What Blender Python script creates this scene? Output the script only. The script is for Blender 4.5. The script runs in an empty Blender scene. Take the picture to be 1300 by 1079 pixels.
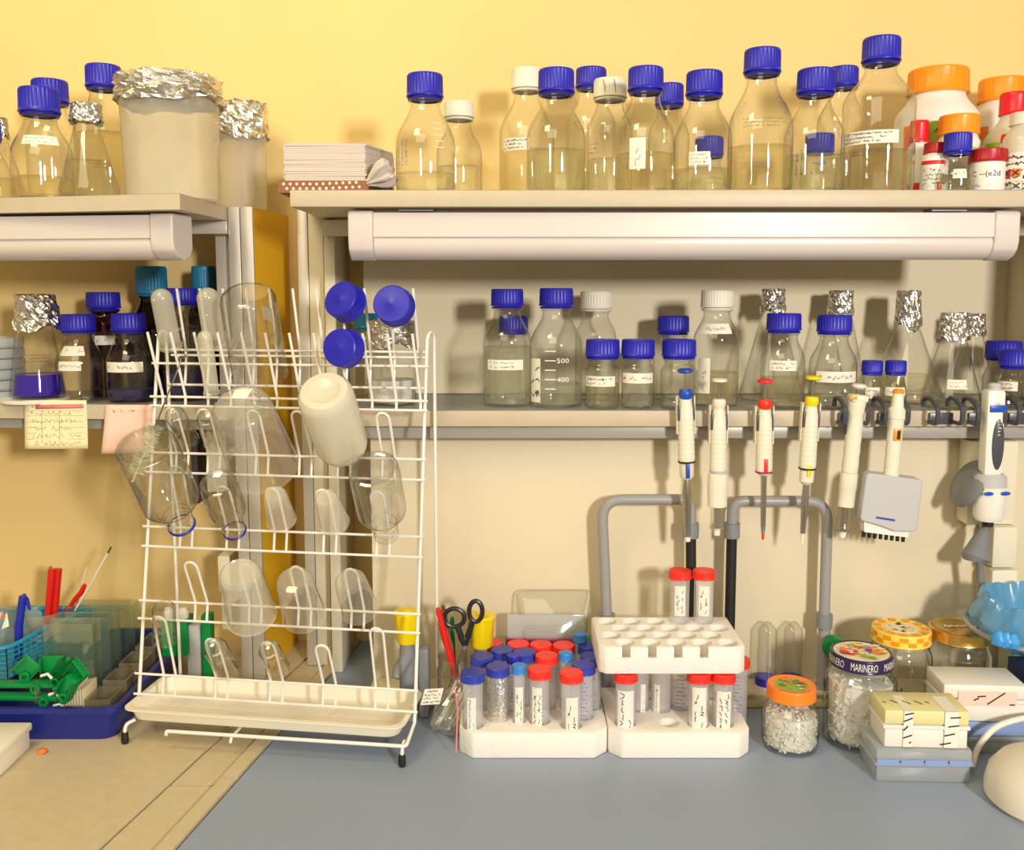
import bpy, bmesh, math, random
from mathutils import Matrix, Vector
PI = math.pi
C = bpy.context.scene.collection
# ------------------------------------------------------------------ camera
FPX, PITCH, CZ = 1200.0, math.radians(6.0), 1.555
CP, SP = math.cos(PITCH), math.sin(PITCH)
cam = bpy.data.cameras.new('camera'); camo = bpy.data.objects.new('camera', cam); C.objects.link(camo)
cam.sensor_width = 36; cam.lens = 36 * FPX / 1300; cam.shift_y = -44.5 / 1300
camo.location = (0, 0, CZ); camo.rotation_euler = (PI / 2 - PITCH, 0, 0)
cam.clip_start = 0.02; cam.clip_end = 50
bpy.context.scene.camera = camo

def ray(px, py):
    u = -(py - 495) / FPX
    return (px - 650) / FPX, CP + SP * u, -SP + CP * u
def W(px, py, Y):                       # point at depth Y seen at a pixel
    x, y, z = ray(px, py); k = Y / y
    return Vector((k * x, Y, k * z + CZ))
def onz(px, py, z):                     # point on a horizontal plane seen at a pixel
    x, y, zz = ray(px, py); k = (z - CZ) / zz
    return Vector((k * x, k * y, z))
def mpp(py, Y):                         # metres per pixel
    return Y / ray(650, py)[1] / FPX

ZB = -.655 + CZ                         # bench top
ZU = .1408 + CZ                         # right upper shelf top
ZUL = .134 + CZ                         # left upper shelf top
ZM = -.1817 + CZ                        # lower shelves top
YW, YP, YS = 1.72, 1.66, 1.49           # wall, shelf back panel, service panel

# ------------------------------------------------------------------ materials
MATS = {}
def nt(name):
    m = bpy.data.materials.new(name); m.use_nodes = True
    n = m.node_tree; n.nodes.clear()
    out = n.nodes.new('ShaderNodeOutputMaterial'); MATS[name] = m
    return m, n, out
def pbr(name, col, rough=.5, metal=0, var=0, scale=30, bump=0, bscale=200, spec=.5, trans=0, ior=1.45, coat=0, sub=0, stretch=None):
    m, n, out = nt(name)
    p = n.nodes.new('ShaderNodeBsdfPrincipled'); n.links.new(p.outputs[0], out.inputs[0])
    p.inputs['Base Color'].default_value = (*col, 1); p.inputs['Roughness'].default_value = rough
    p.inputs['Metallic'].default_value = metal; p.inputs['IOR'].default_value = ior
    p.inputs['Specular IOR Level'].default_value = spec
    p.inputs['Transmission Weight'].default_value = trans; p.inputs['Coat Weight'].default_value = coat
    p.inputs['Subsurface Weight'].default_value = sub
    tc = n.nodes.new('ShaderNodeTexCoord'); vec = tc.outputs['Object']
    if stretch:
        mp = n.nodes.new('ShaderNodeMapping'); mp.inputs['Scale'].default_value = stretch
        n.links.new(vec, mp.inputs[0]); vec = mp.outputs[0]
    if var:
        t = n.nodes.new('ShaderNodeTexNoise'); t.inputs['Scale'].default_value = scale; t.inputs['Detail'].default_value = 4
        n.links.new(vec, t.inputs['Vector'])
        r = n.nodes.new('ShaderNodeMapRange'); r.inputs['From Min'].default_value = .3; r.inputs['From Max'].default_value = .7
        r.inputs['To Min'].default_value = 1 - var; r.inputs['To Max'].default_value = 1 + var * .6
        n.links.new(t.outputs[0], r.inputs[0])
        mx = n.nodes.new('ShaderNodeVectorMath'); mx.operation = 'SCALE'; mx.inputs[0].default_value = col
        n.links.new(r.outputs[0], mx.inputs['Scale']); n.links.new(mx.outputs[0], p.inputs['Base Color'])
    if bump:
        t = n.nodes.new('ShaderNodeTexNoise'); t.inputs['Scale'].default_value = bscale; t.inputs['Detail'].default_value = 3
        n.links.new(vec, t.inputs['Vector'])
        b = n.nodes.new('ShaderNodeBump'); b.inputs['Strength'].default_value = bump; b.inputs['Distance'].default_value = .002
        n.links.new(t.outputs[0], b.inputs['Height']); n.links.new(b.outputs[0], p.inputs['Normal'])
    return m
def thin(name, face, edge, refl=.06, rough=.02, diff=0, dcol=(1, 1, 1), gain=.9, epow=3.0):
    """thin walled clear or frosted material: see-through, Fresnel gloss, optional milky part"""
    m, n, out = nt(name); L = n.links.new
    lw = n.nodes.new('ShaderNodeLayerWeight'); lw.inputs['Blend'].default_value = .5
    pw = n.nodes.new('ShaderNodeMath'); pw.operation = 'POWER'; pw.inputs[1].default_value = epow; L(lw.outputs['Facing'], pw.inputs[0])
    mc = n.nodes.new('ShaderNodeMix'); mc.data_type = 'RGBA'; L(pw.outputs[0], mc.inputs[0])
    mc.inputs[6].default_value = (*face, 1); mc.inputs[7].default_value = (*edge, 1)
    tr = n.nodes.new('ShaderNodeBsdfTransparent'); L(mc.outputs[2], tr.inputs[0])
    gl = n.nodes.new('ShaderNodeBsdfGlossy'); gl.inputs['Roughness'].default_value = rough
    p4 = n.nodes.new('ShaderNodeMath'); p4.operation = 'POWER'; p4.inputs[1].default_value = 4; L(lw.outputs['Facing'], p4.inputs[0])
    ma = n.nodes.new('ShaderNodeMath'); ma.operation = 'MULTIPLY_ADD'; ma.inputs[1].default_value = gain; ma.inputs[2].default_value = refl; L(p4.outputs[0], ma.inputs[0])
    ma.use_clamp = True
    base = tr.outputs[0]
    if diff:
        d = n.nodes.new('ShaderNodeBsdfDiffuse'); d.inputs[0].default_value = (*dcol, 1)
        t2 = n.nodes.new('ShaderNodeBsdfTranslucent'); t2.inputs[0].default_value = (*dcol, 1)
        md = n.nodes.new('ShaderNodeMixShader'); md.inputs[0].default_value = .35; L(d.outputs[0], md.inputs[1]); L(t2.outputs[0], md.inputs[2])
        mm = n.nodes.new('ShaderNodeMixShader'); mm.inputs[0].default_value = diff
        L(base, mm.inputs[1]); L(md.outputs[0], mm.inputs[2]); base = mm.outputs[0]
    mx = n.nodes.new('ShaderNodeMixShader'); L(ma.outputs[0], mx.inputs[0]); L(base, mx.inputs[1]); L(gl.outputs[0], mx.inputs[2])
    L(mx.outputs[0], out.inputs[0]); return m
def liquid(name, col, mixt=.68, ior=1.33, tcol=None):
    m, n, out = nt(name); L = n.links.new
    g = n.nodes.new('ShaderNodeBsdfGlass'); g.inputs[0].default_value = (*col, 1); g.inputs['IOR'].default_value = ior; g.inputs['Roughness'].default_value = .0
    t = n.nodes.new('ShaderNodeBsdfTransparent'); t.inputs[0].default_value = (*(tcol or col), 1)
    mx = n.nodes.new('ShaderNodeMixShader'); mx.inputs[0].default_value = mixt
    L(g.outputs[0], mx.inputs[1]); L(t.outputs[0], mx.inputs[2]); L(mx.outputs[0], out.inputs[0]); return m

pbr('wall_paint', (.84, .62, .26), .75, var=.05, scale=3, bump=.15, bscale=350)
pbr('panel_paint', (.74, .65, .46), .6, var=.05, scale=4, bump=.08, bscale=300)
pbr('shelf_laminate', (.56, .48, .35), .45, var=.04, scale=40)
pbr('shelf_top', (.30, .30, .30), .35, var=.1, scale=200)
pbr('shelf_edge', (.74, .66, .50), .45)
pbr('rail_grey', (.42, .40, .36), .4, metal=.2)
pbr('aluminium', (.58, .54, .48), .35, metal=.35)
pbr('post_cream', (.66, .60, .46), .5)
pbr('yellow_panel', (.85, .50, .015), .5, var=.05, scale=6)
pbr('housing', (.66, .60, .565), .35)
pbr('diffuser', (.68, .61, .575), .25, sub=.1)
pbr('bench_blue', (.30, .36, .46), .38, var=.1, scale=500, bump=.03, bscale=900)
pbr('bench_cream', (.62, .52, .33), .45, var=.06, scale=60)
pbr('groove', (.12, .08, .04), .8)
pbr('ledge', (.55, .43, .22), .6)
pbr('floor_vinyl', (.35, .33, .28), .5, var=.1, scale=5)
pbr('cap_blue', (.022, .02, .44), .38, var=.04, scale=50)
pbr('cap_bluetube', (.03, .05, .40), .35)
pbr('cap_sky', (.04, .25, .68), .35)
pbr('cap_teal', (.01, .20, .38), .4)
pbr('cap_white', (.82, .78, .66), .45)
pbr('cap_orange', (.95, .32, .01), .35)
pbr('cap_red', (.80, .01, .02), .3)
pbr('cap_darkred', (.42, .01, .015), .4)
pbr('cap_tubered', (.90, .035, .02), .35)
pbr('plastic_white', (.86, .82, .74), .4)
pbr('plastic_natural', (.80, .76, .66), .35, sub=.2)
pbr('foam', (.90, .84, .76), .85, bump=.5, bscale=260, sub=.15)
pbr('paper', (.84, .80, .68), .8)
pbr('paper_yellow', (.88, .80, .50), .85)
pbr('paper_pink', (.92, .62, .52), .85)
pbr('pink_marker', (.90, .22, .28), .8)
pbr('pencil', (.30, .28, .24), .8)
pbr('ink', (.03, .03, .05), .7)
pbr('ink_blue', (.04, .06, .42), .7)
pbr('ink_white', (.85, .83, .75), .6)
pbr('rubber', (.015, .014, .013), .6)
pbr('wire_white', (.88, .85, .78), .3)
pbr('tray_white', (.88, .82, .66), .35)
pbr('tray_blue', (.015, .025, .22), .35)
pbr('green_plastic', (.0, .26, .055), .4)
pbr('cyan_plastic', (.02, .30, .50), .4)
pbr('blue_handle', (.02, .035, .42), .4)
pbr('red_plastic', (.78, .015, .01), .35)
pbr('black_plastic', (.02, .018, .02), .35)
pbr('grey_plastic', (.20, .21, .22), .45)
pbr('pipe_grey', (.33, .32, .32), .35)
pbr('collar_grey', (.24, .25, .26), .45)
pbr('tap_yellow', (.92, .68, .0), .35)
pbr('tap_green', (.0, .22, .06), .25)
pbr('steel', (.60, .57, .52), .18, metal=1)
pbr('steel_dark', (.30, .25, .2), .3, metal=.9)
pbr('pip_body', (.80, .76, .60), .4)
pbr('pip_grey', (.52, .52, .53), .4)
pbr('pip_blue', (.01, .08, .50), .35)
pbr('pip_yellow', (.95, .70, .0), .35)
pbr('clip_dark', (.07, .07, .09), .3)
pbr('foil', (.80, .78, .74), .22, metal=1, bump=.9, bscale=220)
pbr('kraft', (.30, .12, .06), .8)
pbr('towel', (.62, .55, .50), .9, bump=.4, bscale=500)
pbr('dot_white', (.85, .75, .62), .6)
pbr('pellets', (.82, .79, .70), .6, bump=.6, bscale=300)
pbr('white_powder', (.9, .88, .84), .8)
pbr('gold', (.70, .45, .12), .25, metal=.9)
pbr('lid_orange', (.95, .24, .02), .3)
pbr('lid_navy', (.03, .02, .09), .25)
pbr('lid_green', (.25, .45, .06), .4)
pbr('lid_yellow', (.92, .66, .08), .35)
pbr('lid_cream', (.85, .75, .50), .4)
pbr('sticker_orange', (.92, .22, .03), .5)
pbr('sticker_red', (.75, .02, .02), .5)
pbr('sticker_green', (.42, .60, .05), .5)
pbr('magenta_tape', (.35, .01, .12), .4)
pbr('box_white', (.82, .78, .70), .45)
pbr('box_yellow', (.78, .70, .34), .45)
pbr('box_blue', (.25, .35, .62), .45)
pbr('box_navy', (.02, .03, .12), .5)
pbr('bin_cream', (.80, .74, .56), .5)
pbr('bag_blue', (.05, .32, .72), .35, bump=.8, bscale=60)
pbr('bag_paleblue', (.35, .58, .72), .35, bump=.8, bscale=60)
pbr('dome_cream', (.80, .74, .60), .4)
pbr('bristle', (.62, .62, .40), .8)
pbr('orange_bit', (.95, .22, .05), .5)
pbr('dark_residue', (.02, .015, .08), .3)
thin('glass', (.985, .988, .975), (.52, .53, .44), .085, .02, epow=3.2)
thin('glass_heavy', (.985, .985, .97), (.34, .36, .27), .15, .03, gain=.9, epow=2.8)
thin('glass_amber', (.30, .035, .01), (.08, .01, .005), .06, .02)
thin('glass_brown', (.18, .05, .015), (.05, .015, .005), .06, .02)
thin('clear_plastic', (.93, .93, .90), (.55, .55, .48), .06, .06, diff=.08, dcol=(.9, .88, .8))
thin('green_glass', (.93, .97, .94), (.45, .60, .50), .12, .05, diff=.06, dcol=(.7, .85, .75))
thin('smoky_plastic', (.90, .87, .80), (.55, .50, .40), .10, .06, diff=.14, dcol=(.75, .68, .52))
thin('frosted', (.98, .97, .93), (.92, .90, .82), .05, .15, diff=.40, dcol=(1.0, .97, .84))
thin('frosted_tube', (.98, .98, .99), (.86, .86, .88), .05, .12, diff=.34, dcol=(.99, .99, 1.0))
thin('milky', (.8, .8, .7), (.6, .6, .5), .05, .22, diff=.80, dcol=(1.0, .96, .80))
thin('cloudy_plastic', (.98, .975, .94), (.80, .78, .68), .07, .06, diff=.20, dcol=(1.0, .97, .86))
thin('bag_clear', (.95, .95, .93), (.7, .72, .68), .16, .10, diff=.16, dcol=(.95, .95, .92))
thin('box_clear', (.86, .89, .88), (.6, .66, .68), .07, .08, diff=.5, dcol=(.86, .91, .95))
thin('bin_bag', (.5, .8, .95), (.2, .5, .8), .08, .15, diff=.6, dcol=(.22, .58, .90))
liquid('water', (.97, .98, .95)); liquid('water_yellow', (.97, .95, .86)); liquid('water_green', (.94, .97, .93))
pbr('liquid_violet', (.03, .005, .36), .08)
pbr('liquid_red', (.12, .004, .002), .1)

# ------------------------------------------------------------------ mesh builder
def rotm(rx=0, ry=0, rz=0):
    return Matrix.Rotation(rz, 4, 'Z') @ Matrix.Rotation(ry, 4, 'Y') @ Matrix.Rotation(rx, 4, 'X')
class MB:
    def __init__(s): s.v, s.f, s.m = [], [], []
    def add(s, vs, fs, mi=0, M=None):
        o = len(s.v)
        s.v += [tuple(M @ Vector(v)) for v in vs] if M is not None else [tuple(v) for v in vs]
        s.f += [tuple(i + o for i in f) for f in fs]; s.m += [mi] * len(fs); return s
    def lathe(s, prof, seg=32, mi=0, M=None, ribs=(30, .05), jit=0, seed=0, a0=0.0):
        rnd = random.Random(seed); vs, fs, rings = [], [], []
        for p in prof:
            r, z = p[0], p[1]; rb = len(p) > 2 and p[2]
            if r < 1e-6: rings.append([len(vs)]); vs.append((0, 0, z)); continue
            ring = []
            for k in range(seg):
                a = a0 + 2 * PI * k / seg; rr = r
                if rb: rr = r * (1 - (ribs[1] if (k * ribs[0] * 2 // seg) % 2 else 0))
                if jit: rr *= 1 + rnd.uniform(-jit, jit)
                ring.append(len(vs)); vs.append((rr * math.cos(a), rr * math.sin(a), z + (rnd.uniform(-jit, jit) * r * .7 if jit else 0)))
            rings.append(ring)
        for a, b in zip(rings, rings[1:]):
            if len(a) == 1 and len(b) == 1: continue
            for k in range(seg):
                k2 = (k + 1) % seg
                if len(a) == 1: fs.append((a[0], b[k2], b[k]))
                elif len(b) == 1: fs.append((a[k], a[k2], b[0]))
                else: fs.append((a[k], a[k2], b[k2], b[k]))
        return s.add(vs, fs, mi, M)
    def box(s, c, d, bev=0, mi=0, R=None, seg=2, taper=1.0):
        b = bmesh.new(); bmesh.ops.create_cube(b, size=1)
        for v in b.verts:
            k = 1 if v.co.z > 0 else taper
            v.co = Vector((v.co.x * d[0] * k, v.co.y * d[1] * k, v.co.z * d[2]))
        if bev: bmesh.ops.bevel(b, geom=b.edges[:], offset=min(bev, min(d) * .49), segments=seg, affect='EDGES', profile=.5)
        M = Matrix.Translation(c)
        if R is not None: M = M @ R
        b.verts.index_update()
        s.add([v.co.copy() for v in b.verts], [tuple(v.index for v in f.verts) for f in b.faces], mi, M); b.free(); return s
    def bx(s, p0, p1, bev=0, mi=0):
        return s.box([(a + b) / 2 for a, b in zip(p0, p1)], [abs(b - a) for a, b in zip(p0, p1)], bev, mi)
    def tube(s, pts, r, seg=8, closed=False, mi=0, M=None):
        pts = [Vector(p) for p in pts]; n = len(pts); rs = r if isinstance(r, (list, tuple)) else [r] * n
        vs, fs = [], []; nrm = None
        for i in range(n):
            if closed: t = pts[(i + 1) % n] - pts[i - 1]
            else: t = pts[min(i + 1, n - 1)] - pts[max(i - 1, 0)]
            t.normalize()
            if nrm is None:
                nrm = t.cross(Vector((0, 0, 1)))
                if nrm.length < .1: nrm = t.cross(Vector((0, 1, 0)))
            nrm = (nrm - t * nrm.dot(t)).normalized(); bn = t.cross(nrm)
            for k in range(seg):
                a = 2 * PI * k / seg; vs.append(pts[i] + (nrm * math.cos(a) + bn * math.sin(a)) * rs[i])
        for i in range(n if closed else n - 1):
            j = (i + 1) % n
            for k in range(seg):
                k2 = (k + 1) % seg; fs.append((i * seg + k, i * seg + k2, j * seg + k2, j * seg + k))
        if not closed:
            fs.append(tuple(reversed(range(seg)))); fs.append(tuple((n - 1) * seg + k for k in range(seg)))
        return s.add(vs, fs, mi, M)
    def prism(s, out, z0, z1, mi=0, M=None):
        n = len(out); vs = [(x, y, z0) for x, y in out] + [(x, y, z1) for x, y in out]
        fs = [tuple(reversed(range(n))), tuple(range(n, 2 * n))] + [(i, (i + 1) % n, n + (i + 1) % n, n + i) for i in range(n)]
        return s.add(vs, fs, mi, M)
    def quad(s, a, b, c, d, mi=0): return s.add([a, b, c, d], [(0, 1, 2, 3)], mi)
    def obj(s, name, mats, parent=None, world=False, flat=False, loc=None, ang=38):
        me = bpy.data.meshes.new(name); v = s.v
        if world and parent is not None:
            l = parent.location; v = [(a - l.x, b - l.y, c - l.z) for a, b, c in v]
        me.from_pydata(v, [], s.f)
        for m in (mats if isinstance(mats, (list, tuple)) else [mats]): me.materials.append(MATS[m])
        me.polygons.foreach_set('material_index', s.m)
        me.polygons.foreach_set('use_smooth', [not flat] * len(s.f)); me.update()
        if not flat: me.set_sharp_from_angle(angle=math.radians(ang))
        o = bpy.data.objects.new(name, me); C.objects.link(o)
        if parent is not None: o.parent = parent
        if loc is not None: o.location = loc
        return o
def thing(name, label, cat, loc=(0, 0, 0), group=None, rot=None):
    o = bpy.data.objects.new(name, None); C.objects.link(o); o.empty_display_size = .02
    o.location = loc; o['label'] = label; o['category'] = cat
    if group: o['group'] = group
    if rot is not None: o.rotation_mode = 'QUATERNION'; o.rotation_quaternion = rot
    return o
def tag(o, label, cat, group=None, kind=None):
    if label: o['label'] = label
    if cat: o['category'] = cat
    if group: o['group'] = group
    if kind: o['kind'] = kind
    return o
def struct(name, mb, m, **k):
    o = mb.obj(name, m, **k); o['kind'] = 'structure'; return o

# writing: strokes or type mapped on any surface f(u, v, off) -> point
def stroke(mb, f, pts, w, mi, asp):
    for (u0, v0), (u1, v1) in zip(pts, pts[1:]):
        dx, dy = (u1 - u0) * asp, v1 - v0; l = math.hypot(dx, dy) or 1
        nx, ny = -dy / l * w / asp, dx / l * w
        mb.add([f(u0 + nx, v0 + ny, 1), f(u1 + nx, v1 + ny, 1), f(u1 - nx, v1 - ny, 1), f(u0 - nx, v0 - ny, 1)], [(0, 3, 2, 1)], mi)
def scribble(mb, f, lines, mi, seed=0, asp=3.0, u0=.06, u1=.94, dens=1.0, w=.012):
    rnd = random.Random(seed); H = 1.0 / (lines + .4)
    for l in range(lines):
        vc = 1 - (l + .7) * H; u = u0 + rnd.uniform(0, .05); end = u1 - rnd.uniform(0, .25)
        step = H * .55 / asp / dens
        while u < end:
            if rnd.random() < .16: u += step; continue
            h = H * rnd.uniform(.22, .36)
            k = rnd.randint(2, 4); pts = [(u + step * .8 * i / k + rnd.uniform(-.1, .1) * step, vc + rnd.uniform(-h, h)) for i in range(k + 1)]
            stroke(mb, f, pts, w, mi, asp); u += step
_txt = {}
def textpoly(s):
    if s not in _txt:
        cu = bpy.data.curves.new('t', 'FONT'); cu.body = s; cu.size = 1; cu.resolution_u = 2
        o = bpy.data.objects.new('t', cu); C.objects.link(o); bpy.context.view_layer.update()
        me = o.evaluated_get(bpy.context.evaluated_depsgraph_get()).to_mesh()
        vs = [(v.co.x, v.co.y) for v in me.vertices]; fs = [tuple(p.vertices) for p in me.polygons]
        o.to_mesh_clear(); bpy.data.objects.remove(o); bpy.data.curves.remove(cu)
        x0, x1 = min(v[0] for v in vs), max(v[0] for v in vs); y0, y1 = min(v[1] for v in vs), max(v[1] for v in vs)
        _txt[s] = ([((x - x0) / (x1 - x0), (y - y0) / (y1 - y0)) for x, y in vs], fs)
    return _txt[s]
def typeset(mb, f, s, mi, u0, u1, v0, v1, off=1):
    vs, fs = textpoly(s)
    mb.add([f(u0 + (u1 - u0) * x, v0 + (v1 - v0) * y, off) for x, y in vs], fs, mi)
def cylf(R, t0, t1, z0, z1, e=.0005):
    def f(u, v, off): 
        r = (R(z0 + (z1 - z0) * v) if callable(R) else R) + e * (off + .6); a = t0 + (t1 - t0) * u
        return (r * math.cos(a), r * math.sin(a), z0 + (z1 - z0) * v)
    return f
def cylv(R, t0, t1, z0, z1, e=.0005):   # text running upwards
    g = cylf(R, t0, t1, z0, z1, e)
    return lambda u, v, off: g(1 - v, u, off)
def sheet(mb, f, mi=0, nu=10, nv=1):
    vs = [f(i / nu, j / nv, 0) for j in range(nv + 1) for i in range(nu + 1)]
    fs = [(j * (nu + 1) + i, j * (nu + 1) + i + 1, (j + 1) * (nu + 1) + i + 1, (j + 1) * (nu + 1) + i) for j in range(nv) for i in range(nu)]
    mb.add(vs, fs, mi)
def planef(o, ux, vy, e=.0004):
    o, ux, vy = Vector(o), Vector(ux), Vector(vy); n = ux.cross(vy).normalized()
    return lambda u, v, off: tuple(o + ux * u + vy * v + n * e * (off + 1))
# ------------------------------------------------------------------ setting
struct('wall_back', MB().bx((-2.2, YW, 0), (2.2, YW + .1, 2.75)), 'wall_paint')
struct('floor', MB().bx((-2.2, -2.6, -.1), (2.2, YW + .1, 0)), 'floor_vinyl')
XS = W(472, 700, YS).x
sp = MB().bx((XS, YS, ZB - .02), (1.0, YW, ZM - .028), .002)
struct('trim_1', sp, 'panel_paint')
# benches
def edge_x(a, b, y): t = (y - a.y) / (b.y - a.y); return a.x + (b.x - a.x) * t
A0, A1 = onz(224, 988, ZB), onz(288.4, 928.5, ZB)
B0, B1 = onz(305, 988, ZB), onz(352, 935, ZB)
YF, YBK = .80, 1.7195
def strip(mb, fa, fb, z0, z1, y0, y1, mi=0):
    mb.prism([(fa(y0), y0), (fb(y0), y0), (fb(y1), y1), (fa(y1), y1)], z0, z1, mi)
fa = lambda y: edge_x(A0, A1, y); fb = lambda y: edge_x(B0, B1, y)
bl = thing('lab_bench', 'cream laminate bench carrying the blue tray at the left', 'bench', (-.9, 1.2, 0))
mb = MB(); strip(mb, lambda y: -1.5, lambda y: fa(y) - .0015, ZB - .03, ZB, YF, YBK); mb.obj('worktop', 'bench_cream', bl, world=True)
mb = MB(); strip(mb, lambda y: fa(y) + .0015, lambda y: fb(y) - .003, ZB - .03, ZB - .001, YF, 1.196)
strip(mb, lambda y: fa(y) + .0015, lambda y: fb(y) - .003, ZB - .03, ZB - .001, 1.199, YBK)
strip(mb, lambda y: fb(y) - .024, lambda y: fb(y) - .003, ZB - .0012, ZB + .0035, YF, 1.21)
strip(mb, lambda y: fb(y) - .024, lambda y: fb(y) - .003, ZB - .0012, ZB + .0035, 1.2125, YBK)
mb.obj('edge_trim', 'bench_cream', bl, world=True)
mb = MB(); strip(mb, lambda y: -1.5, lambda y: fb(y) - .004, ZB - .06, ZB - .0305, YF + .01, YBK); mb.obj('support_board', 'groove', bl, world=True)
mb = MB().bx((-1.5, YF + .05, 0), (-.52, YBK, ZB - .061)); mb.obj('cabinet', 'shelf_laminate', bl, world=True)
br = thing('lab_bench', 'blue-grey speckled bench carrying the foam tube racks and jars', 'bench', (.4, 1.1, 0))
mb = MB(); strip(mb, fb, lambda y: 1.2, ZB - .03, ZB, YF, 1.4298)
strip(mb, fb, lambda y: XS - .002, ZB - .03, ZB, 1.43, YBK); mb.obj('worktop', 'bench_blue', br, world=True)
mb = MB().bx((-.05, YF + .05, 0), (1.2, 1.42, ZB - .0305)); mb.obj('cabinet', 'shelf_laminate', br, world=True)
ZL = W(650, 879, 1.433).z
lg = thing('service_ledge', 'low tan service ledge running along the back of the blue-grey bench', 'ledge', (.4, 1.46, ZB))
MB().bx((XS, 1.433, ZL - .006), (1.0, YS, ZL), .0015).obj('ledge_top', 'panel_paint', lg, world=True)
MB().bx((XS, 1.437, ZB + .012), (1.0, YS, ZL - .0062)).obj('ledge_face', 'ledge', lg, world=True)
MB().bx((XS, 1.4305, ZB + .0005), (1.0, YS, ZB + .0118), .001).obj('skirting', 'bench_cream', lg, world=True)

# right shelving unit
ru = thing('shelving_unit', 'cream posts, rail and back panel carrying the right shelves', 'shelf frame', (0, 1.6, ZM))
XL = W(368, 250, 1.35).x
def shelf(x0, x1, y0, y1, z, th, parent, name='upper_shelf'):
    mb = MB().bx((x0, y0, z - th), (x1, y1, z - .0006), .0012, 0)
    t = thing('shelf_board', name, 'shelf', ((x0 + x1) / 2, (y0 + y1) / 2, z), 'long shelf boards on the wall')
    s = mb.obj('board', 'shelf_laminate', t, world=True)
    MB().bx((x0 + .001, y0 + .001, z - .0006), (x1 - .001, y1, z)).obj('surface', 'shelf_top', t, world=True)
    return t
shelf(XL, 1.0, 1.35, YW - .001, ZU, .0235, ru, 'deep upper shelf board on the right, above the long strip light')
XM0 = W(436, 520, 1.43).x; XR = W(1275, 430, YP).x
shelf(XM0, XR + .2, 1.43, YW - .002, ZM, .025, ru, 'lower shelf board on the right with pipettes hanging from its edge')
zt = ZU - .024
MB().bx((W(463, 450, YP).x, YP, ZM + .001), (XR, YW - .001, zt - .0005)).obj('back_panel', 'panel_paint', ru, world=True)
MB().bx((XR, 1.37, ZM + .001), (XR + .02, YW - .001, zt - .0005), .001).obj('side_panel', 'panel_paint', ru, world=True)
def post(a, b, Y, d, parent, z0, z1, m, groove=True):
    x0, x1 = W(a, 350, Y).x, W(b, 350, Y).x
    mb = MB().bx((x0, Y, z0), (x1, Y + d, z1), .0012)
    return mb.obj('post', m, parent, world=True)
post(378.5, 391.5, 1.60, .10, ru, ZB + .0004, ZU + .004, 'aluminium'); post(392.3, 411, 1.60, .10, ru, ZB + .0004, ZU + .004, 'post_cream')
post(411.6, 425.5, 1.57, .13, ru, ZB + .0004, zt - .001, 'post_cream')
x0 = W(410, 290, 1.55).x
MB().bx((x0, 1.545, W(0, 299, 1.545).z), (1.0, 1.569, W(0, 279, 1.545).z), .0015).obj('crossbar', 'post_cream', ru, world=True)
zr0, zr1 = W(0, 557, 1.445).z, ZM - .0255
MB().bx((XM0 + .004, 1.445, zr0), (XR + .2, 1.487, zr1), .003).obj('rail', 'rail_grey', ru, world=True)

# left shelving unit
lu = thing('shelving_unit', 'grey posts, rail and yellow side panel carrying the left shelves', 'shelf frame', (-.6, 1.6, ZM))
p0, p1, p2 = W(-140, 255.5, 1.50), W(228, 245, 1.33), W(290, 262, 1.53)
def poly_shelf(out, z, th, parent, name):
    t = thing('shelf_board', name, 'shelf', (out[1][0], out[1][1], z), 'long shelf boards on the wall')
    MB().prism(out, z - th, z - .0006).obj('board', 'shelf_laminate', t, world=True)
    MB().prism(out, z - .0006, z).obj('surface', 'shelf_top', t, world=True)
xp0, xp1, xp2 = W(290, 300, 1.54).x, W(305, 300, 1.54).x, W(321, 300, 1.54).x
xb = W(274, 330, 1.56).x
poly_shelf([(p0.x, 1.44), (p1.x, p1.y), (xp0 - .0012, 1.53), (xp0 - .0012, YW - .0015), (p0.x, YW - .001)], ZUL, .022, lu, 'left upper shelf board carrying the foil-covered beakers')
q0, q1 = W(-140, 514, 1.53), W(289, 514, 1.50)
poly_shelf([(q0.x, 1.53), (q1.x, 1.495), (q1.x, 1.538), (xb - .001, 1.538), (xb - .001, YW - .0015), (q0.x, YW - .0015)], ZM, .024, lu, 'left lower shelf board with the paper notes on its edge')
MB().prism([(q0.x, 1.55), (xb - .001, 1.515), (xb - .001, 1.60), (q0.x, 1.60)], W(0, 545, 1.52).z, ZM - .0245).obj('rail', 'rail_grey', lu, world=True)
MB().bx((xp0, 1.54, ZB + .0004), (xp1 - .0006, 1.548, ZUL), .001).obj('post', 'aluminium', lu, world=True)
MB().bx((xp1 + .0006, 1.54, ZB + .0004), (xp2, 1.548, ZUL), .001).obj('post', 'aluminium', lu, world=True)
MB().prism([(xp2 - .008, 1.5485), (xp2 - .0006, 1.5485), (xp2 + .015, YW - .001), (xp2 + .008, YW - .001)], ZB + .0004, ZUL - .0005).obj('side_panel', 'yellow_panel', lu, world=True)
MB().bx((xp0, 1.549, ZUL - .02), (xp2 - .009, YW - .001, ZUL)).obj('top_board', 'shelf_laminate', lu, world=True)
xb = W(274, 330, 1.56).x
MB().bx((xb, 1.56, ZM + .001), (xp0 - .001, 1.60, ZUL - .034), .001).obj('inner_post', 'aluminium', lu, world=True)
MB().bx((W(205, 290, 1.55).x, 1.535, W(0, 297, 1.54).z), (xp0 - .001, 1.559, ZUL - .0225), .001).obj('crossbar', 'aluminium', lu, world=True)

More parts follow.
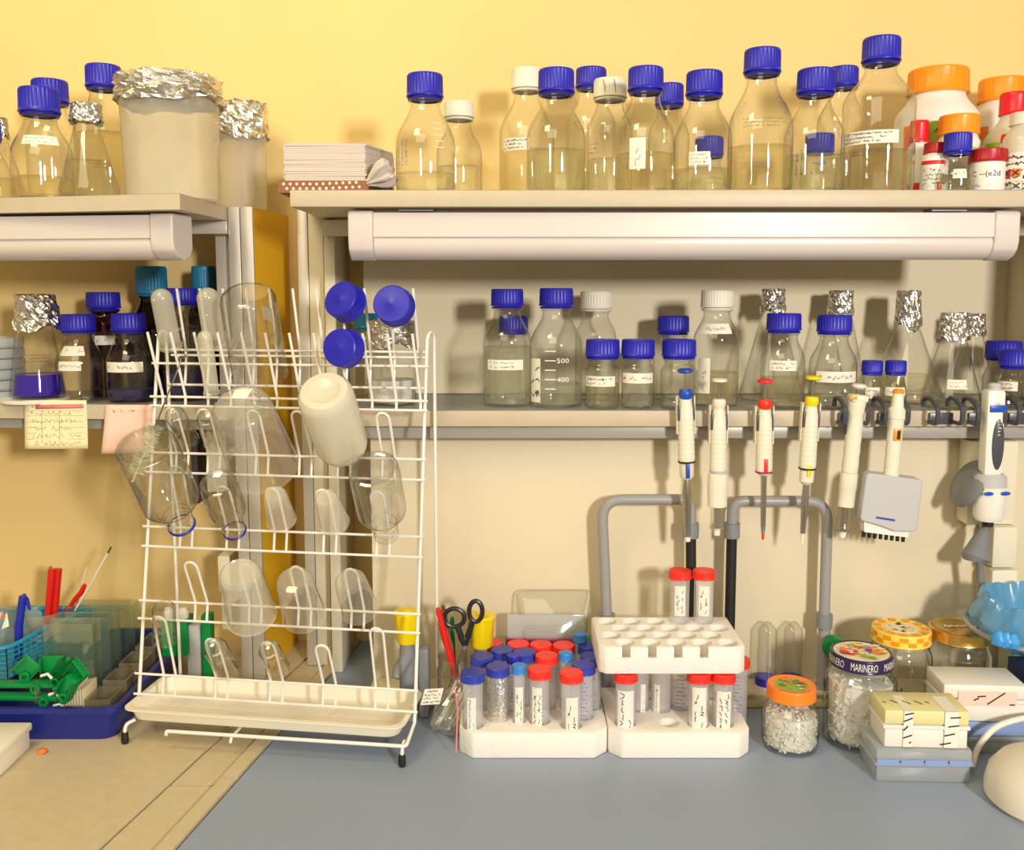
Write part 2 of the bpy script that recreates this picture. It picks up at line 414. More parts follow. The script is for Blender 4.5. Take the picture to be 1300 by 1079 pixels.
# light fixtures (switched off strip lamps under the upper shelves)
def fixture(label, pa, pb, h, d, loc, gap):
    """pa -> pb front top edge, world"""
    t = thing('strip_light', label, 'light fixture', loc, 'strip lights under the upper shelves')
    a, b = Vector(pa), Vector(pb); ax = (b - a); L = ax.length; ang = math.atan2(ax.y, ax.x)
    M = Matrix.Translation(a) @ Matrix.Rotation(ang, 4, 'Z')
    def pr(y0, y1, out, mi=0):      # extrude a side profile along x
        n = len(out); mb = MB()
        vs = [(y0, p, q) for p, q in out] + [(y1, p, q) for p, q in out]
        fs = [tuple(range(n)), tuple(reversed(range(n, 2 * n)))] + [(i, n + i, n + (i + 1) % n, (i + 1) % n) for i in range(n)]
        mb.add(vs, fs, mi, M); return mb
    e = .036
    full = [(0, -.004), (0, -h * .62), (.004, -h * .80), (.014, -h * .93), (.03, -h), (d - .03, -h), (d - .01, -h * .93), (d, -h * .75), (d, -.004), (d - .004, 0), (.004, 0)]
    hs = [(.002, -.003), (.002, -h * .53), (.007, -h * .55), (d - .002, -h * .55), (d - .002, -.002)]
    df = [(.006, -h * .545), (.004, -h * .66), (.008, -h * .82), (.016, -h * .93), (.032, -h * .985), (d - .03, -h * .985), (d - .012, -h * .93), (d - .004, -h * .75), (d - .004, -h * .545)]
    pr(e, L - e, hs).obj('housing', 'housing', t, world=True); pr(e, L - e, df).obj('diffuser', 'diffuser', t, world=True)
    for y0, y1, s in ((0, e - .0004, 1), (L - e + .0004, L, -1)):
        o = pr(y0, y1, full).obj('end_cap', 'housing', t, world=True)
        bv = o.modifiers.new('bevel', 'BEVEL'); bv.width = .007; bv.segments = 3; bv.limit_method = 'ANGLE'
    for y in (L * .1, L * .9) if L > .6 else (L * .9,):
        MB().bx(M @ Vector((y, d * .5, 0)) + Vector((-.025, -.015, .0003)), M @ Vector((y, d * .5, 0)) + Vector((.025, .015, gap))).obj('bracket', 'rail_grey', t, world=True)
    return t
fa0 = W(441, 267, 1.36); fb0 = W(1297, 267, 1.36); hh = W(0, 267, 1.36).z - W(0, 330, 1.36).z
fixture('white strip light with rounded end caps under the long right upper shelf', fa0, fb0, hh, .06, (.3, 1.40, fa0.z), ZU - .0236 - fa0.z - .0004)
fa1 = W(-100, 277, 1.42); fb1 = W(218, 269.5, 1.36); fa1.z = fb1.z
fixture('white strip light under the left upper shelf, cut off by the photo edge', fa1, fb1, hh * .96, .06, (-.6, 1.42, fb1.z), ZUL - .0225 - fb1.z)

# ------------------------------------------------------------------ lab glassware
def smooth(t): return t * t * (3 - 2 * t)
def cap_into(root, rc, hc, z0, mat, M=None, name='cap', seg=None, ribs=(36, .045)):
    seg = seg or 72
    prof = [(0, z0), (rc * .9, z0), (rc * 1.02, z0 + .0004), (rc * 1.035, z0 + hc * .07), (rc * 1.0, z0 + hc * .13), (rc, z0 + hc * .18, 1), (rc * .985, z0 + hc * .84, 1), (rc * .975, z0 + hc * .93), (rc * .93, z0 + hc), (rc * .3, z0 + hc * 1.0), (0, z0 + hc)]
    mb = MB().lathe(prof, seg, 0, M, ribs=ribs)
    return mb.obj(name, mat, root, ang=30)
def body_prof(R, rn, hs, L, H, lip=True, foot=.008):
    p = [(0, .0025), (R * .72, .002), (R * .84, 0), (R * .95, .0012), (R, foot)]
    p += [(R, hs * .5), (R, hs)]
    for i in range(1, 13):
        t = i / 12; k = smooth(t ** 1.25); p.append((R + (rn - R) * k, hs + L * t))
    if lip: p += [(rn, hs + L + .003), (rn * 1.13, hs + L + .0045), (rn * 1.13, hs + L + .007), (rn, hs + L + .0085)]
    p += [(rn, H)]
    return p
def rad_at(prof, z):
    last = None
    for a, b in zip(prof, prof[1:]):
        if a[1] <= z <= b[1] and b[1] > a[1] and a[0] > 0: return a[0] + (b[0] - a[0]) * (z - a[1]) / (b[1] - a[1])
    return prof[-1][0]
def liquid_mesh(prof, zl, k=.955):
    pts = [(0, .005)] + [(p[0] * k, max(p[1], .0052) if p[0] > 0 else .005) for p in prof if .0 < p[1] + 1e-5 < zl and p[0] > 0]
    r = rad_at(prof, zl) * k
    pts += [(r * 1.005, zl + .0006), (r * .97, zl), (0, zl)]
    return pts
def put_labels(root, prof, labels, x, X, Y, base, R, seed):
    th = math.atan2(-Y, -X); sc = mpp(400, Y - R)
    for i, lb in enumerate(labels):
        a, b, c, d, st = lb[:5]
        t0 = th + math.asin(max(-.97, min(.97, (a - x) * sc / R))); t1 = th + math.asin(max(-.97, min(.97, (b - x) * sc / R)))
        z1, z0 = W(x, c, Y - R).z - base, W(x, d, Y - R).z - base
        rf = lambda z: rad_at(prof, z)
        f = cylf(rf, t0, t1, z0, z1); asp = abs((t1 - t0) * R / (z1 - z0))
        mb = MB(); ink = 'ink_blue' if 'blue' in st else ('ink_white' if 'grad' in st else 'ink')
        if 'grad' in st:
            n = 5
            for k in range(n):
                v = (k + .5) / n; stroke(mb, f, [(.0, v), (.45, v)], .010, 0, asp)
                if len(lb) > 5 and k in (1, 3): typeset(mb, f, lb[5][k // 2], 0, .5, 1.0, v - .05, v + .05)
            mb.obj('graduation', ink, root); continue
        if 'ink' in st:
            g = cylv(rf, t0, t1, z0, z1) if 'v' in st else f
            scribble(mb, g, 3, 0, seed + i, asp if 'v' not in st else 1 / asp, w=.011, dens=1.2)
            mb.obj('writing', ink, root); continue
        sheet(mb, f, 0, 12, 4)
        g = cylv(rf, t0, t1, z0, z1) if 'v' in st else f
        ln = lb[5] if len(lb) > 5 else (2 if 'v' in st else max(1, round((z1 - z0) / .007)))
        scribble(mb, g, ln, 1, seed + i, asp if 'v' not in st else 1 / asp, w=.02 if asp > 2 else .012, dens=1.0)
        mb.obj('label', ['paper', ink], root)
G_UP = 'blue-capped reagent bottles'
CAPM = {'blue': 'cap_blue', 'white': 'cap_white', 'teal': 'cap_teal'}
_seed = [10]
def bottle(label, x, ytop, w, capw, Y, base, cap='blue', liq=None, lm='water', labels=(), chf=.62, sl=None, glass='glass', group='screw-cap glass reagent bottles', capmarks=None, name='reagent_bottle'):
    _seed[0] += 7
    ymid = (ytop + 240) / 2 if base > 1.5 and ytop < 250 else 450
    s = mpp(ymid, Y); X = (x - 650) * s; R = w / 2 * s; rc = capw / 2 * s; hc = rc * 2 * chf
    zt = W(x, ytop, Y - rc).z if ytop < 369 else W(x, ytop, Y).z
    H = zt - base; rn = rc * .80; L = sl if sl else .010 + 2.3 * (R - rn)
    hcap = H - hc; hs = hcap - .0105 - L
    prof = body_prof(R, rn, hs, L, hcap + hc * .5)
    base += .0004; t = thing(name, label, 'bottle', (X, Y, base), group)
    MB().lathe(prof, 48).obj('glass_body', glass, t)
    rg = MB().lathe([(rn * 1.02, hcap - .0042), (rc * .93, hcap - .004), (rc * .97, hcap - .0025), (rc * .93, hcap - .0008), (rn * 1.02, hcap - .0006)], 40); rg.obj('pouring_ring', 'cap_blue' if cap == 'blue' else CAPM.get(cap, cap), t)
    c = cap_into(t, rc, hc, hcap, CAPM.get(cap, cap))
    if capmarks:
        mb = MB(); th = math.atan2(-Y, -X)
        f = cylf(rc * 1.0, th - .9, th + .9, hcap + hc * .1, hcap + hc * .95, .0007)
        for u in capmarks: stroke(mb, f, [(u, .9), (u + .06, .1)], .018, 0, 2.5)
        o = mb.obj('marker_stroke', 'rubber', t)
    if liq:
        zl = W(x, liq, Y - R).z - base
        MB().lathe(liquid_mesh(prof, zl), 48).obj('liquid', lm, t)
    put_labels(t, prof, labels, x, X, Y, base, R, _seed[0])
    return t
def foil_cap(root, r, z0, z1, seed, flare=1.15, M=None, lean=0):
    rnd = random.Random(seed); mb = MB(); seg, rows = 44, 12; vs, fs = [], []
    h = z1 - z0; d = rnd.uniform(-.1, .1)
    vs.append((0, 0, z1 + h * .01))
    for j in range(rows + 1):
        t = j / rows
        for k in range(seg):
            a = 2 * PI * k / seg
            if j == 0: rr, z = r * .5, z1 + rnd.uniform(-.02, .03) * h
            else:
                rr = r * (.97 + (flare - 1) * (t ** 2)); z = z1 - h * ((j - 1) / (rows - 1))
                if j > rows - 3: z += h * .10 * math.sin(a * 3 + seed) + h * .05 * math.sin(a * 7 + seed * 2)
            rr *= 1 + (rnd.uniform(-.07, .05) if j else 0) + .03 * math.sin(a * 9 + j * 1.3 + seed)
            z += rnd.uniform(-.03, .03) * h
            vs.append((rr * math.cos(a) + lean * t, rr * math.sin(a), z))
    for k in range(seg): fs.append((0, 1 + k, 1 + (k + 1) % seg))
    for j in range(rows):
        for k in range(seg):
            a, b = 1 + j * seg, 1 + (j + 1) * seg; k2 = (k + 1) % seg
            fs.append((a + k, b + k, b + k2)); fs.append((a + k, b + k2, a + k2))
    mb.add(vs, fs, 0, M); return mb.obj('foil_cover', 'foil', root, flat=True)
def flask(label, x, ytop, yfoil, wneck, wbase, Y, base, liq=None, lm='water', labels=(), neck=None, flare=1.15, group='foil-capped conical flasks', lean=0):
    _seed[0] += 7
    s = mpp(400, Y); X = (x - 650) * s; R = wbase / 2 * s; rn = wneck / 2 * s * .86
    zt = (W(x, ytop, Y - rn).z if ytop < 369 else W(x, ytop, Y).z) - base; zf = W(x, yfoil, Y).z - base
    hn = zt - (neck or .032)
    prof = [(0, .003), (R * .7, .002), (R * .88, 0), (R * .97, .002), (R, .008), (R * .985, .014)]
    for i in range(1, 9): t = i / 8; prof.append((R * .985 + (rn - R * .985) * t, .014 + (hn - .014) * t))
    prof += [(rn * .97, hn + .006), (rn * .97, zt - .004), (rn * 1.12, zt - .002), (rn * 1.1, zt - .0005)]
    base += .0004; t = thing('conical_flask', label, 'flask', (X, Y, base), group)
    MB().lathe(prof, 48).obj('glass_body', 'glass', t)
    foil_cap(t, rn * 1.2, zf, zt + .0015, _seed[0], flare, lean=lean)
    if liq: MB().lathe(liquid_mesh(prof, W(x, liq, Y - R).z - base), 48).obj('liquid', lm, t)
    put_labels(t, prof, labels, x, X, Y, base, R * .75, _seed[0])
    return t
P = 'paper'
# upper right shelf, front row
bottle('blue-capped glass bottle standing alone right of the folded towels, third full', 540, 90, 75, 46, 1.405, ZU, liq=217, labels=[(505, 520, 170, 212, 'ink blue v'), (552, 572, 150, 190, 'grad')])
bottle('white-capped narrow glass bottle behind the blue-capped bottle nearest the folded towels', 583, 127, 58, 38, 1.50, ZU, 'white', liq=209, chf=.5)
bottle('tall white-capped bottle with paper label, at the left end of the upper row cluster', 669, 84, 70, 40, 1.57, ZU, 'white', liq=187, lm='water_yellow', labels=[(640, 672, 174, 190, P)])
bottle('blue-capped bottle two thirds full, in front of the tall white-capped bottle', 706, 84, 75, 46, 1.405, ZU, liq=187, lm='water_green')
bottle('blue-capped bottle standing furthest back, between two front bottles and left of marked white cap', 750, 83, 62, 39, 1.60, ZU, chf=.6)
bottle('bottle with a white cap carrying two dark pen strokes', 774, 97, 58, 42, 1.51, ZU, 'white', liq=200, chf=.55, capmarks=[.28, .62], labels=[(748, 762, 178, 196, 'ink')])
bottle('blue-capped bottle with an upright blank white label on its front', 819, 82, 74, 45, 1.405, ZU, liq=192, lm='water_yellow', labels=[(800, 820, 174, 214, P + 'v', 1), (793, 800, 195, 215, 'ink v')])
bottle('half-hidden blue-capped bottle with a pen mark on its cap, behind the front row', 849, 104, 52, 36, 1.60, ZU, chf=.7, capmarks=[.8])
bottle('blue-capped bottle with thin water level, in front of a small hidden bottle', 893, 87, 73, 46, 1.405, ZU, liq=212, labels=[(876, 902, 192, 209, P)])
bottle('small blue-capped bottle seen through the glass of the front bottle beside the tall litre one', 900, 172, 46, 36, 1.52, ZU, liq=225)
bottle('large blue-capped litre bottle with handwriting on its shoulder and belly', 966, 58, 81, 46, 1.41, ZU, liq=182, lm='water_yellow', labels=[(940, 1000, 146, 162, 'ink'), (940, 985, 204, 214, 'ink')], sl=.075)
bottle('blue-capped bottle covered in blue and black handwriting', 1034, 84, 75, 47, 1.405, ZU, liq=194, lm='water_green', labels=[(1030, 1058, 185, 228, 'ink blue'), (1006, 1024, 180, 225, 'ink v')])
bottle('small blue-capped bottle hidden behind the bottle covered in handwriting', 1040, 168, 46, 36, 1.53, ZU)
bottle('blue-capped bottle behind, between the handwritten bottle and the tallest bottle', 1068, 82, 60, 38, 1.60, ZU, liq=200)
bottle('tallest blue-capped bottle on the shelf, with a paper band around its middle', 1116, 43, 89, 47, 1.415, ZU, liq=188, labels=[(1073, 1140, 164, 181, P), (1078, 1135, 185, 197, 'ink')], sl=.055)
bottle('little blue-capped bottle with pale label in front of the orange-capped jars', 1215, 167, 41, 34, 1.395, ZU, liq=221, lm='water_yellow', chf=.7, labels=[(1211, 1227, 214, 226, P, 1), (1200, 1214, 214, 222, 'ink')])
# lower right shelf
bottle('blue-capped bottle at the left end of the lower row with white label', 644, 367, 62, 41, 1.50, ZM, liq=442, labels=[(619, 664, 457, 470, P)], chf=.52)
bottle('small blue-capped bottle hidden behind the leftmost bottle of the lower row', 652, 401, 50, 37, 1.60, ZM, chf=.55)
bottle('blue-capped bottle with white volume figures on its glass', 706, 366, 67, 43, 1.49, ZM, liq=490, labels=[(674, 686, 456, 512, P, 3), (692, 722, 440, 500, 'grad', ['400', '500'])], chf=.52)
bottle('white-capped bottle behind the small labelled bottles of the lower row', 756, 370, 52, 40, 1.585, ZM, 'white', chf=.55)
bottle('small blue-capped bottle with yellowish content and white label', 765, 431, 43, 43, 1.465, ZM, liq=489, lm='water_yellow', labels=[(743, 781, 478, 491, P, 2)], chf=.5, sl=.012)
bottle('small blue-capped bottle half full, right of the yellowish one', 810, 431, 41, 42, 1.465, ZM, liq=488, labels=[(791, 829, 474, 487, P, 1)], chf=.5, sl=.012)
bottle('blue-capped bottle peeping over the small bottle behind the blue pipette', 854, 401, 50, 40, 1.585, ZM, chf=.52)
bottle('small blue-capped bottle standing behind the blue pipette', 862, 431, 46, 43, 1.465, ZM, liq=506, chf=.5, sl=.014, labels=[(868, 882, 460, 476, 'ink')])
bottle('white-capped bottle with a curved paper tag on its shoulder', 909, 369, 57, 41, 1.50, ZM, 'white', liq=475, lm='water_yellow', labels=[(886, 930, 411, 424, P, 1), (887, 902, 455, 500, P + 'v', 1)], chf=.52)
bottle('blue-capped bottle behind the red pipette with a three line label', 994, 398, 55, 43, 1.475, ZM, liq=482, lm='water_yellow', labels=[(978, 1011, 458, 471, P, 2)], chf=.5)
bottle('blue-capped bottle behind the yellow pipette with a long slanting label', 1058, 400, 59, 43, 1.475, ZM, liq=489, labels=[(1038, 1086, 472, 486, P, 1)], chf=.5)
bottle('tiny blue-capped vial, left one of the two beside each other', 1108, 458, 27, 26, 1.475, ZM, labels=[(1101, 1118, 492, 506, P, 2)], chf=.58)
bottle('tiny blue-capped vial, right one of the two beside each other', 1138, 458, 28, 26, 1.475, ZM, labels=[(1126, 1150, 492, 503, P, 1)], chf=.58)
bottle('blue-capped bottle further back at the right end of the lower shelf', 1274, 433, 46, 43, 1.56, ZM, chf=.5)
bottle('blue-capped bottle with a square label nearest the right edge of the lower shelf', 1291, 444, 44, 42, 1.475, ZM, chf=.5, sl=.014, labels=[(1271, 1294, 485, 497, P, 2)])
flask('foil-capped flask behind the bottle with the three line label', 981, 369, 397, 28, 78, 1.585, ZM)
flask('foil-capped flask behind the bottle with the slanting label', 1067, 371, 401, 29, 70, 1.60, ZM, labels=[])
flask('foil-capped flask right of the two tiny vials, holding pale liquid', 1153, 371, 416, 29, 90, 1.565, ZM, liq=480, lm='water_yellow', neck=.052)
flask('foil-capped flask standing on the shelf front between two pipette holders', 1212, 399, 432, 33, 72, 1.475, ZM, liq=506, labels=[(1208, 1228, 482, 494, P, 2)])
flask('foil-capped flask mostly hidden behind another one at the right', 1237, 400, 425, 26, 60, 1.58, ZM)
# behind drying rack
bottle('teal-capped bottle behind the hanging blue caps', 466, 398, 40, 30, 1.60, ZM, 'teal')
_t = thing('beaker', 'foil-covered glass beaker behind the drying rack', 'beaker', W(497, 518, 1.52)); _t.location.z = ZM; _t.location.x = (497 - 650) * mpp(450, 1.52)
s = mpp(450, 1.52); hb = W(0, 409, 1.52).z - ZM
MB().lathe([(0, .002), (.03, 0), (31 * s, .004), (31 * s, hb - .003), (33 * s, hb)], 40).obj('glass_body', 'glass', _t); foil_cap(_t, 31 * s, W(0, 440, 1.52).z - ZM, hb + .002, 5, 1.1)
MB().lathe([(0, .006), (29 * s, .006), (29 * s, hb * .3), (0, hb * .3)], 32).obj('granules', 'pellets', _t)

# upper left shelf
bottle('blue-capped bottle with a speckled paper tag, front left of the left shelf', 52, 108, 74, 49, 1.42, ZUL, liq=222, lm='water_yellow', labels=[(28, 74, 170, 182, P)])
bottle('blue-capped bottle behind the tagged bottle on the left shelf', 66, 98, 62, 44, 1.56, ZUL)
bottle('blue-capped bottle behind the small foil-capped flask on the left shelf', 134, 79, 76, 43.5, 1.53, ZUL, liq=165, lm='water_yellow')
flask('small foil-capped flask with measuring marks on the left upper shelf', 121, 131, 156, 35, 72, 1.41, ZUL, liq=200, labels=[(124, 150, 200, 214, 'ink')])
flask('foil-capped flask cut by the left edge of the photo on the upper shelf', 13, 150, 175, 18, 56, 1.52, ZUL, liq=225, lm='water_yellow')
bottle('blue-capped bottle mostly outside the left edge of the photo', -18, 150, 56, 38, 1.43, ZUL)
def beaker(label, x, ytop, yfoil, w, wt, Y, seed, base):
    s = mpp(170, Y); X = (x - 650) * s; R = w / 2 * s; zt = W(x, ytop, Y - R).z - base; zf = W(x, yfoil, Y - R).z - base
    base += .0004; t = thing('plastic_beaker', label, 'beaker', (X, Y, base), 'foil-covered plastic beakers')
    MB().lathe([(0, .003), (R * .86, 0), (R * .92, .002), (R * .95, .01), (R, zt - .004), (R * 1.04, zt)], 56).obj('beaker_wall', 'frosted', t)
    foil_cap(t, R * 1.06, zf, zt + .002, seed, 1.06)
beaker('large frosted plastic beaker covered with crumpled foil', 217, 88, 122, 122, 0, 1.46, 3, ZUL)
beaker('smaller frosted plastic beaker with loose foil beside the yellow panel', 306, 128, 172, 64, 0, 1.63, 8, ZUL)

# lower left shelf
flask('foil-capped flask holding a violet liquid on the left lower shelf', 44, 376, 418, 47, 64, 1.55, ZM + .006, liq=478, lm='liquid_violet', neck=.05, labels=[(28, 62, 448, 462, 'ink')], flare=1.3, lean=.008)
_p = tag(MB().lathe([(0, .0), (40 * mpp(500, 1.55), 0), (41 * mpp(500, 1.55), .002), (41 * mpp(500, 1.55), .0058), (0, .0058)], 48).obj('petri_dish', 'plastic_white', loc=((44 - 650) * mpp(500, 1.55), 1.55, ZM)), 'flat white dish under the violet flask', 'dish')
bottle('blue-capped bottle with two paper tags, right of the violet flask', 101, 399, 58, 42, 1.55, ZM, labels=[(76, 108, 440, 452, P, 1), (76, 102, 459, 471, P, 1)], chf=.5)
bottle('dark red bottle with blue cap behind the two tagged clear bottles', 134, 371, 40, 41, 1.62, ZM, chf=.5, glass='glass_amber', labels=[(122, 146, 426, 438, P, 1)])
bottle('blue-capped bottle with one wide paper band and dark residue', 165, 398, 58, 43, 1.55, ZM, liq=497, lm='dark_residue', labels=[(137, 180, 460, 473, P, 1)], chf=.5)
bottle('brown glass bottle with teal cap below the left strip light', 196, 338, 66, 38, 1.65, ZM, 'teal', glass='glass_brown', chf=.9)
bottle('blue-capped bottle with dark content behind the drying rack wires', 233, 366, 52, 38, 1.57, ZM, liq=475, lm='dark_residue', chf=.5)
bottle('teal-capped bottle against the left post under the strip light', 262, 338, 40, 30, 1.645, ZM, 'teal', glass='glass_brown', chf=1.0)
for i in range(6):
    tag(MB().lathe([(0, 0), (.050, 0), (.052, .002), (.052, .016), (.048, .0165), (.046, .004), (0, .004)], 40).obj('petri_dish', 'box_clear', loc=((-12 - 650) * mpp(460, 1.58), 1.58, ZM + .0175 * i)),
        ['bottom', 'second from bottom', 'third from bottom', 'fourth from bottom', 'fifth from bottom', 'topmost'][i] + ' grey plastic dish of the stack at the left edge', 'dish', 'stacked plastic dishes on the left lower shelf')

# folded towels in kraft sleeve
t = thing('towel_pack', 'stack of grey folded paper towels in a spotted brown sleeve', 'paper towels', W(430, 243, 1.47)); t.location.z = ZU
x0, x1 = W(362, 215, 1.42).x, W(466, 215, 1.42).x; zz = [ZU + .019, W(0, 184, 1.42).z]
n = 16
mb = MB()
for i in range(n):
    r = random.Random(i); z0 = zz[0] + (zz[1] - zz[0]) * i / n; z1 = zz[0] + (zz[1] - zz[0]) * (i + .93) / n; j = r.uniform(-.0015, .0015)
    mb.prism([(x0 + j + .002, 1.405 + r.uniform(0, .002)), (x1 + j, 1.405 + r.uniform(0, .002)), (x1 + .028, 1.50), (x1 + .02, 1.58), (x0 + j, 1.58)], z0, z1)
mb.obj('towels', 'towel', t, world=True)
mb = MB(); sx = [x0 - .006 + (x1 + .01 - x0) * i / 16 for i in range(17)]
for i in range(16):
    for (y0, y1) in ((1.400, 1.585),):
        u = i / 16; v = (i + 1) / 16; a = ZU + .001 + .010 * max(0, u - .45) ** 1.3; b = ZU + .001 + .010 * max(0, v - .45) ** 1.3
        mb.add([(sx[i], y0, a), (sx[i + 1], y0, b), (sx[i + 1], y0, ZU + .0185), (sx[i], y0, ZU + .0185), (sx[i], y1, a), (sx[i + 1], y1, b), (sx[i + 1], y1, ZU + .0185), (sx[i], y1, ZU + .0185)],
               [(0, 1, 2, 3), (7, 6, 5, 4), (3, 2, 6, 7), (4, 5, 1, 0)] + ([(0, 3, 7, 4)] if i == 0 else []) + ([(1, 5, 6, 2)] if i == 15 else []))
sl_ = mb.obj('sleeve', 'kraft', t, world=True)
mb = MB()
for r_ in range(2):
    for i in range(12):
        cx = x0 + .002 + i * .0096 + r_ * .0045; cz = ZU + .0135 - r_ * .0065 + .0004 * max(0, i - 5)
        mb.lathe([(0, 0), (.0021, 0), (0, .0004)], 12, 0, Matrix.Translation((cx, 1.3998, cz)) @ rotm(PI / 2))
mb.obj('spots', 'dot_white', t, world=True)
mb = MB(); cx = x1 + .012
prof = [(.010, .0), (.018, .010), (.023, .024), (.022, .035), (.016, .046), (.009, .051), (0, .053)]
p0_, p1_ = W(467, 232, 1.40), W(497, 216, 1.395); d_ = p1_ - p0_; Ln = d_.length; Mt = Matrix.Translation(p0_) @ d_.to_track_quat('Z', 'Y').to_matrix().to_4x4()
mb.lathe([(0, 0), (.004, 0), (.006, .004), (.011, .012), (.016, .020), (.0195, .028), (.0205, Ln * .95), (.017, Ln), (.008, Ln * .93), (0, Ln * .9)], 84)
mb.v = [tuple(Mt @ Vector((x * (1 + .20 * math.sin(7 * math.atan2(y, x)) + .07 * math.sin(17 * math.atan2(y, x) + z * 90)), y * (1 + .20 * math.sin(7 * math.atan2(y, x))) * .9, z + .002 * math.sin(5 * math.atan2(y, x))))) for x, y, z in mb.v]
mb.v = [(x, y, max(z, ZU + .0008)) for x, y, z in mb.v]
mb.obj('twisted_end', 'towel', t, world=True)

# chemical bottles and jars on the upper shelf
def chem(label, x, ytop, w, capw, Y, cap, chf, body='plastic_white', patches=(), sl=None, hcut=None, name='chemical_bottle', base=ZU, taper=1.0, group='plastic chemical containers', hexa=False):
    _seed[0] += 3
    s = mpp(170, Y); X = (x - 650) * s; R = w / 2 * s; rc = capw / 2 * s; hc = 2 * rc * chf
    H = W(x, ytop, Y - rc).z - base; rn = rc * .9; L = sl if sl is not None else .006 + 1.5 * (R - rn)
    hs = H - hc - L
    prof = [(0, .002), (R * .9, 0), (R * .98, .003), (R, .008), (R, hs)] + [(R + (rn - R) * smooth(i / 10), hs + L * i / 10) for i in range(1, 11)] + [(rn, H - hc * .4)]
    base += .0004; t = thing(name, label, 'bottle', (X, Y, base), group)
    MB().lathe(prof, 48).obj('container', body, t)
    cap_into(t, rc, hc, H - hc, cap, ribs=(26, .03))
    th = math.atan2(-Y, -X); sc = mpp(200, Y - R)
    for i, (a, b, c, d, m, txt) in enumerate(patches):
        t0 = th + math.asin(max(-.98, min(.98, (a - x) * sc / R))); t1 = th + math.asin(max(-.98, min(.98, (b - x) * sc / R)))
        z1, z0 = W(x, c, Y - R).z - base, W(x, d, Y - R).z - base
        f = cylf(lambda z: rad_at(prof, z), t0, t1, z0, z1, .0005 + .0006 * i); mb = MB(); sheet(mb, f, 0, 10, 3); asp = abs((t1 - t0) * R / (z1 - z0))
        if txt == 'x':
            stroke(mb, f, [(.15, .15), (.85, .85)], .07, 1, asp); stroke(mb, f, [(.15, .85), (.85, .15)], .07, 1, asp)
        elif isinstance(txt, str): typeset(mb, f, txt, 1, .06, .94, .2, .8)
        elif txt: scribble(mb, f, txt, 1, _seed[0] + i, asp, w=.012)
        mb.obj('label' if m != 'none' else 'writing', [m if m != 'none' else body, 'ink'], t)
    return t
chem('big white chemical bottle with wide orange cap and green label', 1188, 81, 100, 73, 1.575, 'cap_orange', .42, patches=[(1150, 1178, 155, 240, 'sticker_orange', None), (1178, 1240, 152, 192, 'sticker_green', 2)])
chem('white chemical bottle with orange cap at the far right of the upper shelf', 1270, 95, 72, 57, 1.625, 'cap_orange', .5, patches=[(1240, 1256, 158, 188, 'sticker_orange', None)])
chem('white chemical bottle with smaller orange cap behind the little blue-capped bottle', 1217, 143, 52, 49, 1.478, 'cap_orange', .5, patches=[(1232, 1243, 186, 240, 'sticker_green', 2)])
chem('translucent bottle with a dotted red cap near the right edge', 1287, 115, 76, 37, 1.50, 'cap_red', .75, body='milky', patches=[(1272, 1288, 168, 180, 'sticker_red', None), (1256, 1272, 178, 190, 'sticker_green', 1)])
chem('small red-capped white bottle beside the tallest glass bottle', 1167, 152, 30, 23, 1.50, 'cap_red', 1.2, patches=[(1155, 1172, 232, 241, 'sticker_red', None)])
chem('short white jar with a dark red lid left of the little blue-capped bottle', 1188, 180, 33, 27, 1.425, 'cap_darkred', .5, patches=[(1173, 1200, 203, 208, 'sticker_red', None), (1175, 1200, 212, 236, 'paper', 4), (1192, 1197, 232, 241, 'sticker_red', None)], sl=.006)
chem('white tub with a dark red lid and handwritten letters on its side', 1256, 187, 42, 46, 1.40, 'cap_darkred', .36, patches=[(1238, 1272, 213, 228, 'none', 'C --(e2d'), (1240, 1262, 230, 240, 'none', 1)], sl=.002)
chem('white bottle with hazard stickers at the right edge of the photo', 1303, 140, 54, 40, 1.395, 'cap_white', .4, body='milky', patches=[(1279, 1325, 192, 246, 'paper', 6), (1281, 1288, 214, 223, 'sticker_red', 'x'), (1289, 1299, 213, 223, 'sticker_orange', 'x'), (1290, 1301, 230, 240, 'paper', 'x')])
# ------------------------------------------------------------------ drying rack
YL0, YR0 = 1.352, 1.291
L0, R0 = W(175, 880, YL0), W(526, 903, YR0); zbb = (L0.z + R0.z) / 2; ztt = W(548, 465, 1.38).z
RD = Vector((R0.x - L0.x, R0.y - L0.y, 0)); RW = RD.length; RU = RD / RW; RBK = Vector((-RU.y, RU.x, 0))
def RP(s, z, n=0):
    return Vector((L0.x, L0.y, 0)) + RD * s + RBK * (.089 * (z - zbb) / (ztt - zbb) - n) + Vector((0, 0, z))
def RZ(py, s=1.0, n=0):
    z = zbb
    for _ in range(6): z = W(0, py, RP(s, z, n).y).z
    return z
def RY(px, py): return 1.352 - .061 * (px - 175) / 350 + .089 * (903 - py) / 438
rack = thing('drying_rack', 'white wire drying rack with pegs and a drip tray on the bench', 'drying rack', (RP(.5, 0).x, RP(.5, 0).y, ZB))
WR = .0019
zs = {k: RZ(k) for k in (465, 509, 521, 583, 609, 681, 707, 779, 803, 876, 903)}
for k in zs: MB().tube([RP(-.012, zs[k], .002), RP(1.012, zs[k], .002)], WR, 8).obj('crossbar', 'wire_white', rack, world=True)
zr = {k: RZ(k, 1, -.03) for k in (447, 454, 493)}
for k in zr: MB().tube([RP(.02, zr[k], -.03), RP(.99, zr[k], -.03)], WR, 8).obj('crossbar', 'wire_white', rack, world=True)
ztop = RZ(432)
